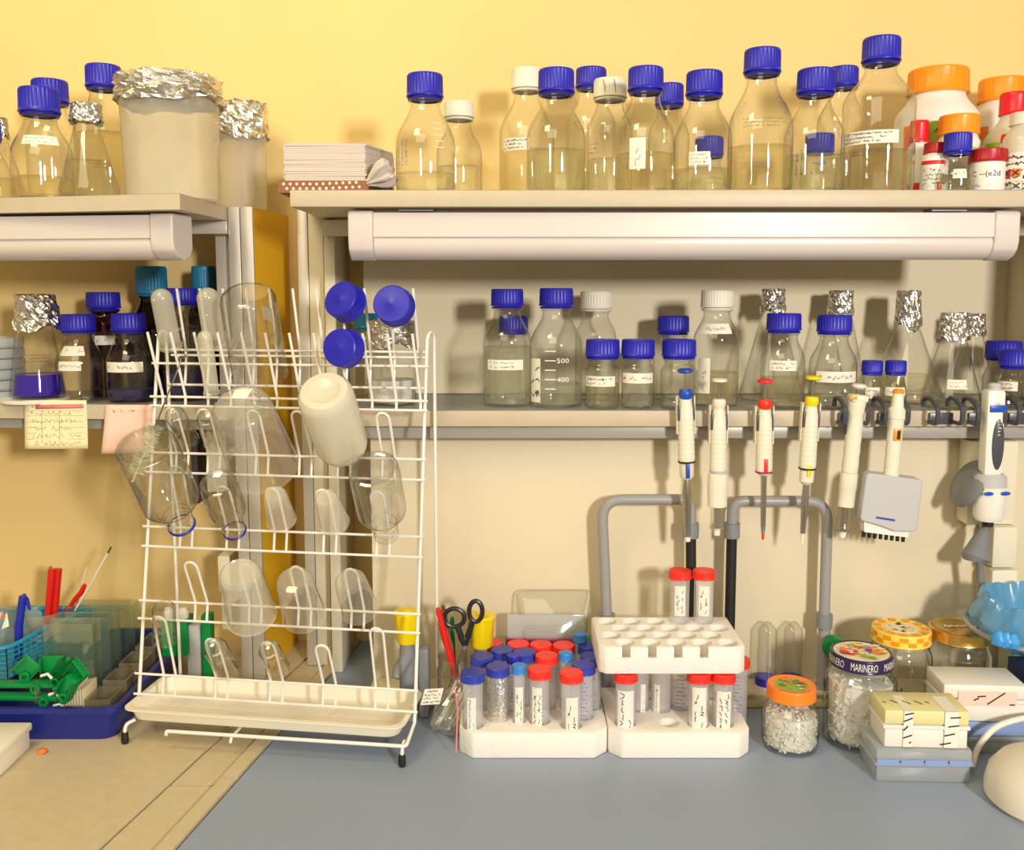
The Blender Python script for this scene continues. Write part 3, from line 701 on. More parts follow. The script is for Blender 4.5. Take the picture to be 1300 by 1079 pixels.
for s in (0, 1):
    e = .01 if s else -.004
    pts = [RP(s, RZ(920) if s else zbb - .012, -.003)] + [RP(s, zbb + (ztop - zbb) * i / 6, -.004) for i in range(7)]
    for i in range(1, 8):
        a = PI * i / 7; pts.append(RP(s + (e * i / 7), ztop + .011 * math.sin(a), -.004 - .0135 * (1 - math.cos(a))))
    rl = RP(s + e, ztop, -.031); foot = Vector((rl.x + RBK.x * .004, rl.y + .004, ZB + .003))
    pts += [rl + (foot - rl) * i / 5 for i in range(1, 6)]
    MB().tube(pts, .0026, 10).obj('side_frame', 'wire_white', rack, world=True)
def roundpath(pts, r=.008, n=4):
    out = [Vector(pts[0])]
    for a, b, c in zip(pts, pts[1:], pts[2:]):
        a, b, c = Vector(a), Vector(b), Vector(c); d0 = (a - b); d1 = (c - b); q = min(r, d0.length * .49, d1.length * .49)
        p0 = b + d0.normalized() * q; p1 = b + d1.normalized() * q
        for i in range(n + 1): t = i / n; out.append(p0 * (1 - t) ** 2 + b * 2 * t * (1 - t) + p1 * t * t)
    out.append(Vector(pts[-1])); return out
for i in range(12):
    s = .035 + i * .0865
    MB().tube(roundpath([RP(s, zs[521] - .002, -.001), RP(s, zs[509], .0), RP(s - .008, RZ(424, 1, .05), .05)], .01), .0021, 8).obj('peg', 'wire_white', rack, world=True)
for i in range(11):
    s = .075 + i * .088
    MB().tube(roundpath([RP(s, zr[493] - .001, -.0345), RP(s, zr[454], -.0345), RP(s - .01, RZ(366, 1, .0), .0)], .01), .0021, 8).obj('peg', 'wire_white', rack, world=True)
def loop(s, za, zb_, n=.044, up=.071, w=.0095):
    q = w / RW; zt = za + up
    p = [RP(s - q, zb_, -.001), RP(s - q, za, -.001), RP(s - q, zt - .01, n * .86)]
    top = [RP(s + q * math.cos(a), zt - .01 + .010 * math.sin(a), n * .86 + n * .14 * math.sin(a)) for a in [PI - PI * j / 6 for j in range(1, 6)]]
    p2 = [RP(s + q, zt - .01, n * .86), RP(s + q, za, -.001), RP(s + q, zb_, -.001)]
    pts = roundpath(p, .006)[:-1] + [p[2]] + top + [p2[0]] + roundpath(p2, .006)[1:]
    MB().tube(pts, .0019, 8).obj('peg', 'wire_white', rack, world=True)
LP = [(583, 609, (.12, .24, .42, .58, .72, .88)), (681, 707, (.15, .325, .50, .68, .87)), (779, 803, (.22, .42, .60, .79)), (876, 903, (.115, .31, .51, .70, .885))]
for a, b, ss in LP:
    for s in ss: loop(s, zs[a], zs[b], up=.098 if (a, s) in ((681, .15), (876, .115), (876, .885)) else .071)
# tray and base wires
zr_ = W(522, 926, RP(1, zbb, .045).y).z
tr = MB(); o_ = []
def trayring(z, grow, n0=-.075, n1=.042, s0=.012, s1=.975, k=5):
    pts = []; g = grow / RW; c = .018
    for (cs, cn, a0) in ((s1 + g, n0 - grow, 0), (s0 - g, n0 - grow, 1), (s0 - g, n1 + grow, 2), (s1 + g, n1 + grow, 3)):
        for i in range(k):
            a = PI / 2 * (a0 + i / (k - 1)); ux, uy = math.cos(a), math.sin(a)
            sx = cs + (-1 if a0 in (0, 3) else 1) * c / RW + ux * c / RW
            ny = cn + (1 if a0 in (0, 1) else -1) * c - uy * c
            pts.append(RP(sx, zbb, ny) + Vector((0, 0, z - zbb)))
    return pts
rings = [trayring(zr_ - .020, -.010), trayring(zr_ - .017, -.005), trayring(zr_ - .002, .0), trayring(zr_, .006), trayring(zr_ + .0016, .006), trayring(zr_ + .0016, -.001), trayring(zr_ - .015, -.008), trayring(zr_ - .017, -.013)]
vs = [p for r in rings for p in r]; n = len(rings[0]); fs = []
for j in range(len(rings) - 1):
    for i in range(n): i2 = (i + 1) % n; fs.append((j * n + i, j * n + i2, (j + 1) * n + i2, (j + 1) * n + i))
fs.append(tuple(reversed(range(n)))); fs.append(tuple((len(rings) - 1) * n + i for i in range(n)))
tray = MB().add(vs, fs).obj('drip_tray', 'tray_white', rack, world=True)
bmt = bmesh.new(); bmt.from_mesh(tray.data); bmesh.ops.recalc_face_normals(bmt, faces=bmt.faces); bmt.to_mesh(tray.data); bmt.free()
zw = zr_ - .0235
MB().tube(roundpath([RP(.17, zbb, .052) + Vector((0, 0, zw - zbb - .006)), RP(.17, zbb, .052) + Vector((0, 0, zw - zbb)), RP(1.0, zbb, .047) + Vector((0, 0, zw - zbb)), RP(1.0, zbb, .0) + Vector((0, 0, zw - zbb + .012))], .006), .0026, 8).obj('base_wire', 'wire_white', rack, world=True)
MB().tube([RP(.40, zbb, -.07) + Vector((0, 0, zw - zbb)), RP(.40, zbb, .05) + Vector((0, 0, zw - zbb - .004)), RP(.40, zbb, .054) + Vector((0, 0, zw - zbb - .01))], .0022, 8).obj('base_wire', 'wire_white', rack, world=True)
for s, n_ in ((.0, .035), (.985, .042)):
    a = RP(s + (.02 if s == 0 else 0), zbb, n_ - .01) + Vector((0, 0, zw - zbb)); f = RP(s, zbb, n_ + .004) + Vector((0, 0, ZB + .012 - zbb))
    MB().tube(roundpath([a, RP(s, zbb, n_ + .002) + Vector((0, 0, zw - zbb - .002)), f], .008), .0026, 8).obj('leg', 'wire_white', rack, world=True)
    MB().lathe([(0, 0), (.0048, .001), (.0055, .005), (.005, .014), (.0042, .017), (0, .017)], 16).obj('foot', 'rubber', rack, loc=(f.x - rack.location.x, f.y - rack.location.y, .0002))

# ------------------------------------------------------------------ things drying on the pegs
G_D = 'ware drying on the rack pegs'
def hang(name, label, cat, bot, mouth, nb, nm, group=G_D):
    """bot/mouth pixels; nb/nm how far in front of the rack plane"""
    pm = W(mouth[0], mouth[1], RY(*mouth) - nm); pb = W(bot[0], bot[1], RY(*mouth) - nb)
    d = pb - pm; q = d.to_track_quat('Z', 'X')
    return thing(name, label, cat, pm, group, q), d.length, mpp(bot[1], pb.y)
def flip(prof, L): return [(p[0], L - p[1]) + tuple(p[2:]) for p in prof]
def hbottle(label, bot, mouth, rb, rm, nb, nm, mat='glass_heavy', rim=None, sl=.035, name='glass_bottle'):
    t, L, s = hang(name, label, 'bottle', bot, mouth, nb, nm); R, rn = rb * s, rm * s
    p = body_prof(R, rn, L - .03 - sl, sl, L, lip=False, foot=.012)
    p = p[:-1] + [(rn, L - .028), (rn * 1.12, L - .026), (rn * 1.12, L - .022), (rn, L - .020), (rn * 1.08, L - .014), (rn, L - .011), (rn * 1.08, L - .006), (rn, L - .003), (rn * 1.03, L)]
    MB().lathe(flip(p, L), 48).obj('glass_body', mat, t)
    MB().lathe([(R * .72, L - .0045), (R * .80, L - .0005), (R * .86, L - .0008), (R * .80, L - .005)], 48).obj('base_ring', 'glass_heavy', t)
    if rim: MB().lathe([(rn * 1.02, 0), (rn * 1.12, -.0005), (rn * 1.14, .0015), (rn * 1.03, .003)], 40).obj('pouring_ring', rim, t)
    return t
hbottle('large upside-down glass bottle with a blue pouring ring at the rack left', (184, 566), (231, 667), 39, 17, .125, .015, rim='cap_blue')
hbottle('small upside-down glass bottle with a blue ring, right of the large one', (276, 612), (298, 674), 24, 14, .085, .015, rim='cap_blue', sl=.022)
hbottle('upside-down clear glass bottle with white figure plate under the white plastic bottle', (474, 594), (491, 680), 33, 16, .10, .015, sl=.03)
# white plastic bottle
t, L, s = hang('plastic_bottle', 'upside-down milky white plastic bottle on the upper peg row', 'bottle', (411, 496), (436, 570), .12, .03)
R = 36 * s
MB().lathe([(R * .55, -.012), (R * .6, -.006), (R * .82, -.001), (R * .93, .006), (R, .018), (R, L - .016), (R * .96, L - .006), (R * .84, L), (R * .6, L + .0008), (R * .5, L - .002), (0, L - .002)], 48).obj('container', 'milky', t)
# beakers
def hbeaker(label, bot, mouth, rb, rm, nb, nm, mat='frosted', marks=None, spout=True, dome=.0):
    t, L, s = hang('plastic_beaker', label, 'beaker', bot, mouth, nb, nm, 'plastic beakers drying upside down'); rb *= s; rm *= s
    prof = [(rm * 1.05, 0), (rm, .002), (rm * .985, .004)] + [(rm + (rb - rm) * i / 5, .004 + (L - .012) * i / 5) for i in range(1, 6)] + [(rb * .96, L - .003), (rb * .86, L), (rb * .80, L - .0015), (0, L - .0015 + dome)]
    mb = MB().lathe(prof, 48, ribs=(0, 0))
    if spout:
        o = []
        for x, y, z in mb.v:
            a = math.atan2(y, x) - .0; k = max(0, 1 - z / (L * .28)) * max(0, math.cos(a)) ** 14 * .26
            o.append((x * (1 + k), y * (1 + k), z))
        mb.v = o
    mb.obj('beaker_wall', mat, t)
    if marks:
        a0, a1 = marks; rf = lambda z: rm + (rb - rm) * min(1, max(0, z / L)); f = cylf(rf, a0, a1, L * .25, L * .85); mb = MB()
        for k in range(5): stroke(mb, f, [(.0, .08 + k * .2), (.22, .08 + k * .2)], .010, 0, 1); scribble(mb, (lambda ff, kk: lambda u, v, o: ff(.26 + u * .25, .03 + kk * .2 + v * .1, o))(f, k), 1, 0, k, 3, w=.05)
        for a, b in (((.62, .55), (.98, .55)), ((.62, .75), (.98, .75)), ((.62, .55), (.62, .75)), ((.98, .55), (.98, .75)), ((.78, .55), (.78, .75)), ((.7, .95), (.9, .95)), ((.7, .95), (.8, .82)), ((.9, .95), (.8, .82))): stroke(mb, f, [a, b], .012, 0, 1)
        scribble(mb, lambda u, v, o: f(.6 + .4 * u, .3 + .2 * v, o), 2, 0, 9, 2, w=.03)
        mb.obj('graduation', 'ink_blue', t)
    return t
B1_ = hbeaker('big upside-down plastic beaker with blue graduation on the upper peg row', (306, 516), (334, 590), 38, 47, .115, .02, 'cloudy_plastic', marks=(-1.4, .1))
hbeaker('tiny upside-down plastic beaker over the yellow panel, third peg row', (349, 627), (357, 660), 15, 19, .05, .015, marks=(-1.2, .4))
hbeaker('tiny upside-down plastic beaker over the cream post, third peg row', (414, 631), (425, 664), 15, 19, .05, .015)
hbeaker('upside-down frosted beaker on the fourth peg row, nearest the blue-grey post', (304, 727), (319, 781), 26, 32, .08, .02, 'frosted')
hbeaker('upside-down frosted beaker with rounded base over the yellow panel, fourth peg row', (373, 736), (386, 780), 23, 28, .075, .02, 'cloudy_plastic', dome=.004)
hbeaker('small upside-down graduated beaker on the right of the fourth peg row', (444, 736), (457, 773), 20, 24, .065, .02, 'cloudy_plastic', marks=(-1.5, .1))
# round bottomed frosted tubes on the top pegs
def htube(label, bot, mouth, r, nb, nm, mat='frosted', flare=1.0):
    t, L, s = hang('centrifuge_tube', label, 'tube', bot, mouth, nb, nm, 'round-bottomed tubes drying on the top pegs'); r *= s
    MB().lathe([(r * 1.12, 0), (r * 1.12, .004), (r * flare, .005), (r, .02), (r, L - r)] + [(r * math.cos(a), L - r + r * math.sin(a)) for a in [PI / 2 * i / 6 for i in range(1, 7)]], 32).obj('tube_wall', mat, t)
htube('frosted round-bottomed tube on the leftmost top peg', (203, 367), (217, 441), 13.5, .03, -.01)
htube('frosted round-bottomed tube on the top peg left of the glass cylinder', (262, 366), (273, 438), 14, .03, -.01)
htube('long thin frosted tube hanging below the top pegs, left of the big beaker', (259, 420), (269, 500), 9.5, .055, .02)
t, L, s = hang('glass_cylinder', 'upside-down clear glass cylinder on the top pegs before the yellow panel', 'glassware', (314, 372), (330, 476), .05, -.02)
R = 36 * s
MB().lathe([(R * 1.04, 0), (R, .003), (R, L * .5), (R * .99, L - .014), (R * .93, L - .005), (R * .78, L), (R * .6, L + .0005), (0, L - .002)], 48).obj('glass_body', 'glass_heavy', t)
f = cylf(R, -.62, -.2, L * .52, L * .68); mb = MB(); sheet(mb, f); mb.obj('frosted_patch', 'milky', t)
# small glass vials
def hvial(label, bot, mouth, r, nb, nm, rm=None):
    t, L, s = hang('glass_vial', label, 'vial', bot, mouth, nb, nm, 'small glass vials drying on the pegs'); r *= s; rm = rm * s if rm else r
    MB().lathe([(rm * 1.08, 0), (rm, .002), (rm, L * .2), (r, L * .4), (r, L - .005), (r * .92, L - .001), (r * .75, L), (r * .5, L - .002), (0, L - .002)], 32).obj('glass_body', 'glass_heavy', t)
hvial('upright-hanging glass vial on the leftmost peg above the tray', (208, 769), (209, 814), 14, .055, .035)
hvial('tilted glass vial above the tray, second peg of the lowest row', (272, 821), (290, 851), 15, .065, .02)
hvial('tilted glass vial above the tray, third peg of the lowest row', (341, 824), (355, 850), 14, .06, .02)
hvial('small glass flask on the left peg under the top wire pairs', (221, 525), (240, 558), 13, .065, .01)
hvial('small glass flask on the second peg, half hidden by the big plastic beaker', (262, 530), (272, 562), 13, .05, .0)
# blue screw caps stuck on pegs
for px, py, dn, r, dr, lb in ((438, 383, .015, 24.5, (-.42, -.82, .38), 'blue screw cap on a rear peg, the left of the top two'), (500, 388, .015, 25, (-.12, -.95, .22), 'blue screw cap on a rear peg, the right of the top two'), (436, 442, .065, 24.5, (-.36, -.92, .12), 'blue screw cap on a front peg below the other two')):
    Y = RY(px, py) - dn; p = W(px, py, Y); s = mpp(py, Y); d = Vector(dr).normalized(); R = r * s; h = R * .95
    t = thing('screw_cap', lb, 'cap', p - d * (h * .5), 'blue screw caps on the rack', d.to_track_quat('Z', 'Y'))
    c = MB().lathe([(R * .86, h * .6), (R * .88, 0), (R * 1.0, 0), (R * 1.03, h * .1), (R, h * .16), (R, h * .2, 1), (R * .985, h * .86, 1), (R * .96, h * .95), (R * .9, h), (R * .08, h), (R * .05, h + .0004), (0, h + .0004)], 72, ribs=(36, .04)).obj('cap_shell', 'cap_blue', t, ang=30)
    MB().lathe([(0, h * .60), (R * .86, h * .6)], 32).obj('liner', 'plastic_natural', t)
# bottle brush
br_ = thing('bottle_brush', 'thin bottle brush with twisted wire handle hooked on the rack left', 'brush', W(229, 470, 1.40))
pa, pc = W(229, 455, 1.36), W(196, 545, 1.30); pd = W(168, 612, 1.25)
pts = [pa + Vector((.002 + .006 * math.cos(a), 0, .006 + .006 * math.sin(a))) for a in [PI * 1.3 - 2 * PI * i / 8 for i in range(8)]] + [pa, W(229, 461, 1.36), W(212, 503, 1.34), pc]
MB().tube(pts, .0011, 6).obj('wire_handle', 'steel_dark', br_, world=True)
mb = MB(); rnd = random.Random(4); ax = (pd - pc); axn = ax.normalized(); e1 = axn.cross(Vector((0, 0, 1))).normalized(); e2 = axn.cross(e1)
mb.tube([pc, pd], .0012, 6)
for i in range(330):
    t_ = rnd.random() * .92; a = rnd.random() * 2 * PI; c_ = pc + ax * (t_ - .08); dv = e1 * math.cos(a) + e2 * math.sin(a); l = .010 + .002 * rnd.random()
    sd = axn * .00035
    mb.add([c_ - sd, c_ + sd, c_ + dv * l + sd, c_ + dv * l - sd], [(0, 1, 2, 3)])
mb.obj('bristles', 'bristle', br_, world=True)

# ------------------------------------------------------------------ pipettes on the shelf edge
def pipette(label, p0, p1, segs, Y=1.408, cat='pipette', name='pipette', group='single channel pipettes hanging from the shelf edge', extra=None):
    a, b = W(p0[0], p0[1], Y), W(p1[0], p1[1], Y + .004); d = b - a; n = math.hypot(p1[0] - p0[0], p1[1] - p0[1]); s = d.length / n
    # local: origin at top, -Z runs down the pipette, -Y faces the room
    zax = -d.normalized(); xax = Vector((1, 0, 0)); yax = zax.cross(xax).normalized(); xax = yax.cross(zax)
    M = Matrix((xax, yax, zax)).transposed(); t = thing(name, label, cat, a, group, M.to_quaternion())
    for nm, mat, pts, sq in segs:
        mb = MB().lathe([(max(0, r) * s, -q * s) for q, r in reversed(pts)], 24)
        if sq != 1: mb.v = [(x, y * sq, z) for x, y, z in mb.v]
        mb.obj(nm, mat, t)
    if extra: extra(t, s)
    return t
def std(col, low, tip, thick=0):
    c = {'b': 'pip_blue', 'w': 'pip_body', 'r': 'cap_tubered', 'y': 'pip_yellow'}[col]
    grip = [(46, 6), (50, 9.3)] + [q for k in range(9) for q in ((60 + k * 6, 9.6 + k * .07), (62 + k * 6, 10.1 + k * .07), (64 + k * 6, 9.7 + k * .07))] + [(116, 10.2), (116.2, 0)]
    S = [('button', c, [(0, 0), (0, 7), (1, 9.5), (4, 9.6), (5.5, 6), (5.6, 0)], 1), ('plunger', 'steel', [(5, 1.6), (28, 1.6)], 1),
         ('collar', c, [(26, 0), (26, 7), (28, 8.2), (34, 8.4), (38, 6), (50, 5.6), (50, 0)], 1), ('grip', 'pip_body', [(36, 6.2)] + grip[1:], .9),
         ('ring', 'rubber' if col in 'by' else ('pip_grey' if col == 'w' else 'magenta_tape'), [(115.5, 9), (115.5, 10.8), (117.5, 10.8), (117.5, 9)], 1)]
    return S + low
def hookfn(col, t0=30, stripe=None):
    c = {'b': 'pip_blue', 'w': 'pip_body', 'r': 'cap_tubered', 'y': 'pip_yellow'}[col]
    def fn(t, s):
        for sx in (-1, 1):
            MB().box((sx * 11 * s, .004, -58 * s), (1.6 * s, 9 * s, 48 * s), .0008).obj('finger_hook', 'pip_body', t)
            MB().box((sx * 9.1 * s, -.0045, -54 * s), (2.4 * s, 3 * s, 20 * s), .0008).obj('tip_ejector_slot', 'clip_dark', t)
        MB().box((0, .012, -38 * s), (18 * s, .012, 7 * s), .001).obj('shelf_hook', 'pip_body', t)
        if stripe: MB().box((0, -8.6 * s, -stripe[0] * s), (5 * s, 2 * s, stripe[1] * s), .0006).obj('volume_window', c, t)
    return fn
narrow = lambda tipm, tl: [('lower_body', 'pip_body', [(117.5, 9), (133, 8.8), (137, 5), (137.2, 0)], .9),
    ('shaft', 'steel', [(136, 4), (150, 4.6), (165, 4.8), (180, 4), (200, 3.4), (tl, 2.8), (tl, 0)], .8), ('tip_cone', tipm, [(tl, 2.6), (tl + 20, 1.3), (tl + 20.2, 0)], 1)]
pipette('pipette with blue button and blue collar hanging from the shelf edge', (870, 468), (873, 690), std('b', [('lower_body', 'pip_body', [(117.5, 9), (135, 8.8), (139, 5.5), (139.2, 0)], .9), ('shaft', 'steel', [(138, 4), (150, 6), (158, 6), (175, 5.2), (200, 4.4), (214, 3.6), (214, 0)], .8), ('tip_cone', 'plastic_white', [(213, 3.8), (219, 3.4), (220, 0)], 1)], None), extra=hookfn('b', stripe=(127, 19)))
wide = [('lower_body', 'pip_body', [(117, 7), (121, 12), (140, 12.8), (142, 12.4), (162, 12), (163, 9.5), (163, 0)], .8), ('shaft_guard', 'clear_plastic', [(163, 8.5), (186, 8), (186.5, 9.5), (191, 9.5), (192, 0)], .8), ('shaft', 'steel', [(118, 4), (150, 3.5), (163, 4.5), (190, 4.5), (190, 0)], .8), ('tip_cone', 'plastic_white', [(190, 4.5), (199, 4), (200, 0)], 1)]
pipette('white-buttoned pipette with a thick lower barrel, second from the left', (913.5, 480), (910, 680), std('w', wide, None), extra=hookfn('w', stripe=None))
pipette('pipette with red button, red collar and fine steel shaft', (971.5, 481), (968.5, 685), std('r', [('lower_body', 'pip_body', [(103, 9), (119, 8.5), (121, 6), (121.2, 0)], .9), ('shaft', 'steel', [(113, 3), (122, 4), (130, 3.6), (160, 3.5), (185, 3.2), (196, 2), (196, 0)], 1), ('tip_cone', 'cap_tubered', [(196, 2), (204, 1.4), (204.2, 0)], 1)], None), extra=hookfn('r', stripe=(108, 18)))
pipette('slightly tilted pipette with yellow button and yellow collar', (1033, 477), (1018, 692), std('y', narrow('plastic_white', 194), None), extra=hookfn('y', stripe=(118, 16)))
def head5(t, s):
    MB().box((0, 0, -18 * s), (21 * s, 20 * s, 9 * s), .003).obj('head', 'pip_body', t); MB().box((-9 * s, -10 * s, -17 * s), (9 * s, .8 * s, 4 * s), .0003).obj('marking', 'pip_yellow' if False else 'cap_orange', t)
    MB().box((-9 * s, .003, -50 * s), (5 * s, 8 * s, 30 * s), .002).obj('finger_hook', 'clip_dark', t)
pipette('pipette with tall white button and thick clear lower barrel, left of the multichannel one', (1091, 487), (1069, 683),
        [('button', 'plastic_white', [(0, 0), (0, 6), (1.5, 8.8), (4, 8.8), (7, 5), (7.2, 0)], 1), ('plunger', 'steel', [(6, 1.6), (20, 1.6)], 1), ('grip', 'pip_body', [(19, 0), (19, 8), (22, 11), (34, 11), (40, 9.4)] + [(44 + k * 8, 9.6 + .1 * (k % 2) * 5) for k in range(8)] + [(112, 9.8), (113, 0)], .9),
         ('lower_body', 'pip_body', [(112, 8), (114, 11), (134, 11), (135, 10.4), (156, 10.2), (157, 0)], .8), ('shaft_guard', 'smoky_plastic', [(156, 9.4), (182, 9.2), (183, 10), (188, 9.6), (189, 0)], .8), ('shaft', 'steel_dark', [(150, 4), (188, 4), (188, 0)], 1), ('tip_cone', 'plastic_white', [(188, 5), (196, 4), (197, 0)], 1)], extra=head5)
# multichannel
def manifold(t, s):
    w = 35 * s; out = [(-35, -109), (-32, -105), (33, -111), (36, -115), (34, -175), (30, -178), (6, -178), (-12, -172), (-36, -166), (-38, -163)]
    mb = MB(); o = [(x * s, z * s) for x, z in out]; n = len(o)
    mb.add([(x, -.014, z) for x, z in o] + [(x, .014, z) for x, z in o], [tuple(range(n)), tuple(reversed(range(n, 2 * n)))] + [(i, n + i, n + (i + 1) % n, (i + 1) % n) for i in range(n)])
    m_ = mb.obj('manifold', 'pip_grey', t); bv = m_.modifiers.new('bevel', 'BEVEL'); bv.width = .003; bv.segments = 3; bv.limit_method = 'ANGLE'
    mb = MB(); mb.add([(x * s, y, z * s) for y in (-.009, .009) for x, z in ((-32, -166), (-30, -181), (25, -186), (27, -176))], [(0, 1, 2, 3), (7, 6, 5, 4), (0, 4, 5, 1), (1, 5, 6, 2), (2, 6, 7, 3), (3, 7, 4, 0)]); mb.obj('nozzle_bar', 'plastic_white', t)
    for k in range(8):
        MB().lathe([(0, -8 * s), (2.2 * s, -7.8 * s), (2.4 * s, 0), (0, 0)], 12, 0, Matrix.Translation(((-28 + k * 7.2) * s, 0, (-181.5 - k * .6) * s))).obj('nozzle', 'rubber', t)
    MB().box((-7 * s, -.0145, -162 * s), (24 * s, .0006, 2.4 * s), 0, 0, rotm(0, .12)).obj('marking', 'ink_blue', t)
    MB().box((0, -.0112, -56 * s), (9 * s, .0012, 15 * s), .0004).obj('volume_window', 'cap_orange', t); MB().box((1 * s, -.0119, -56 * s), (4 * s, .0008, 11 * s)).obj('volume_display', 'rubber', t)
    MB().box((0, .004, -130 * s), (14 * s, .022, 34 * s), .003).obj('coupling', 'pip_body', t)
pipette('multichannel pipette with an eight nozzle grey head and orange button', (1141, 494), (1124, 684),
        [('button', 'cap_orange', [(0, 0), (0, 5), (1.5, 6.8), (5, 6.8), (6, 0)], 1), ('plunger_housing', 'pip_body', [(5, 6.6), (22, 8), (26, 12), (36, 12), (40, 0)], .9), ('grip', 'pip_body', [(34, 0), (34, 11), (46, 10)] + [(50 + k * 7, 9.6 - .4 * (k % 2)) for k in range(10)] + [(121, 9.3), (122, 0)], .9)], extra=manifold, name='multichannel_pipette', group=None)
def epip(t, s):
    MB().box((-1 * s, 0, -62 * s), (23 * s, 20 * s, 108 * s), .005).obj('handle', 'plastic_white', t)
    MB().box((1 * s, -10.2 * s, -31 * s), (21 * s, 2 * s, 9 * s), .001).obj('collar', 'pip_blue', t)
    mb = MB().lathe([(0, 0), (7.2 * s, 0), (7.6 * s, .0008), (7 * s, .0016), (0, .002)], 28, 0, Matrix.Translation((2.5 * s, -.0116, -76 * s)) @ rotm(PI / 2) @ Matrix.Diagonal((1, 4.2, 1, 1))); mb.obj('display_panel', 'clip_dark', t)
    mb = MB(); f = planef((0, -.0142, -66 * s), (5 * s, 0, 0), (0, 0, 22 * s)); scribble(mb, f, 5, 0, 3, .5, w=.02, u0=.1); mb.obj('display_marks', 'ink_white', t)
    mb = MB(); 
    for cx in (-10, 11): mb.lathe([(0, 0), (6 * s, .0002), (5.5 * s, .001), (0, .0012)], 20, 0, Matrix.Translation((cx * s, -18.4 * s, -136 * s)) @ rotm(PI / 2) @ Matrix.Diagonal((1, .42, 1, 1)))
    mb.obj('ejector_button', 'pip_blue', t)
pipette('electronic pipette with blue collar, dark oval display and wide lower body', (1263, 486), (1254, 668),
        [('button', 'pip_grey', [(0, 0), (0, 6), (3, 8), (14, 7), (26, 11), (27, 0)], 1), ('ring', 'pip_grey', [(114, 0), (114, 15), (118, 19.5), (130, 20), (130.2, 0)], .9), ('lower_body', 'plastic_white', [(130, 19.6), (168, 18.5), (174, 15), (175, 0)], .9), ('nozzle', 'rubber', [(174, 7), (182, 6.5), (183, 0)], 1)], extra=epip, name='electronic_pipette', group=None)
# dark clips
for i, (a, b, lb) in enumerate(((1068, 1103, 'dark clip on the shelf edge holding the pipette with the tall white button'), (1119, 1154, 'dark clip on the shelf edge holding the multichannel pipette'), (1185, 1222, 'empty dark clip on the shelf edge under the foil-capped flask'), (1236, 1276, 'dark clip on the shelf edge holding the electronic pipette'), (1288, 1324, 'dark clip on the shelf edge cut by the right photo edge'))):
    Y = 1.404; xa, xb = W(a, 525, Y).x, W(b, 525, Y).x; z0, z1 = W(0, 541, Y).z, W(0, 508, Y).z
    t = thing('pipette_clip', lb, 'pipette holder', ((xa + xb) / 2, 1.43, z0), 'dark pipette clips on the shelf edge')
    r = .0035; yb = 1.4255; m = ZM + .0025
    for x in (xa + r, xb - r):
        pts = roundpath([(x, yb - .001, z0 + r), (x, Y - .006, z0 + r), (x, Y - .008, z1 - .012), (x, 1.424, z1 + .001), (x, 1.445, z1 - .001), (x, 1.447, m + .002)], .010, 5)
        MB().tube(pts, r, 8).obj('arm', 'clip_dark', t, world=True)
    MB().bx((xa + r, 1.4245, z0), (xb - r, 1.4285, ZM - .003), .001).obj('back_plate', 'clip_dark', t, world=True)

# ------------------------------------------------------------------ paper notes on the left shelf
def note(label, px0, py0, px1, py1, mat, seed, skew=0, pink=False, curl=.004):
    Yc = 1.53 - .035 * ((px0 + px1) / 2 + 140) / 440 - .004
    a, b = W(px0, py1, Yc), W(px1, py0, Yc); mb = MB(); nx, nz = 10, 8
    def f(u, v, off):
        x = a.x + (b.x - a.x) * u - skew * (1 - v); z = a.z + (b.z - a.z) * v
        y = Yc - .0008 - curl * (1 - v) ** 2 - .0018 * math.sin(u * 3 + seed) * (1 - v) - off * .0004
        return (x, y, z)
    sheet(mb, f, 0, nx, nz)
    if seed == 1:
        stroke(mb, f, [(.18, .86), (.95, .88)], .045, 2, 1.2)
        for v in (.2, .32, .44, .56, .68, .78): stroke(mb, f, [(.05, v), (.95, v)], .003, 1, 1.3)
        for u in (.28, .56): stroke(mb, f, [(u, .12), (u, .8)], .003, 1, 1.3)
        scribble(mb, f, 6, 1, 5, 1.3, w=.004, u0=.08)
    else: scribble(mb, lambda u, v, o: f(.1 + u * .6, .8 + v * .16, o), 1, 1, 5, 3, w=.03)
    o = mb.obj('paper_note', [mat, 'pencil', 'pink_marker'], flat=False, loc=None)
    s_ = o.modifiers.new('thickness', 'SOLIDIFY'); s_.thickness = .0002
    return tag(o, label, 'note')
note('yellowish ruled note with a pink marker stripe stuck to the left shelf', 34, 508, 110, 569, 'paper_yellow', 1)
note('pink note stuck to the left shelf beside the drying rack', 137, 514, 196, 575, 'paper_pink', 2, skew=.008)

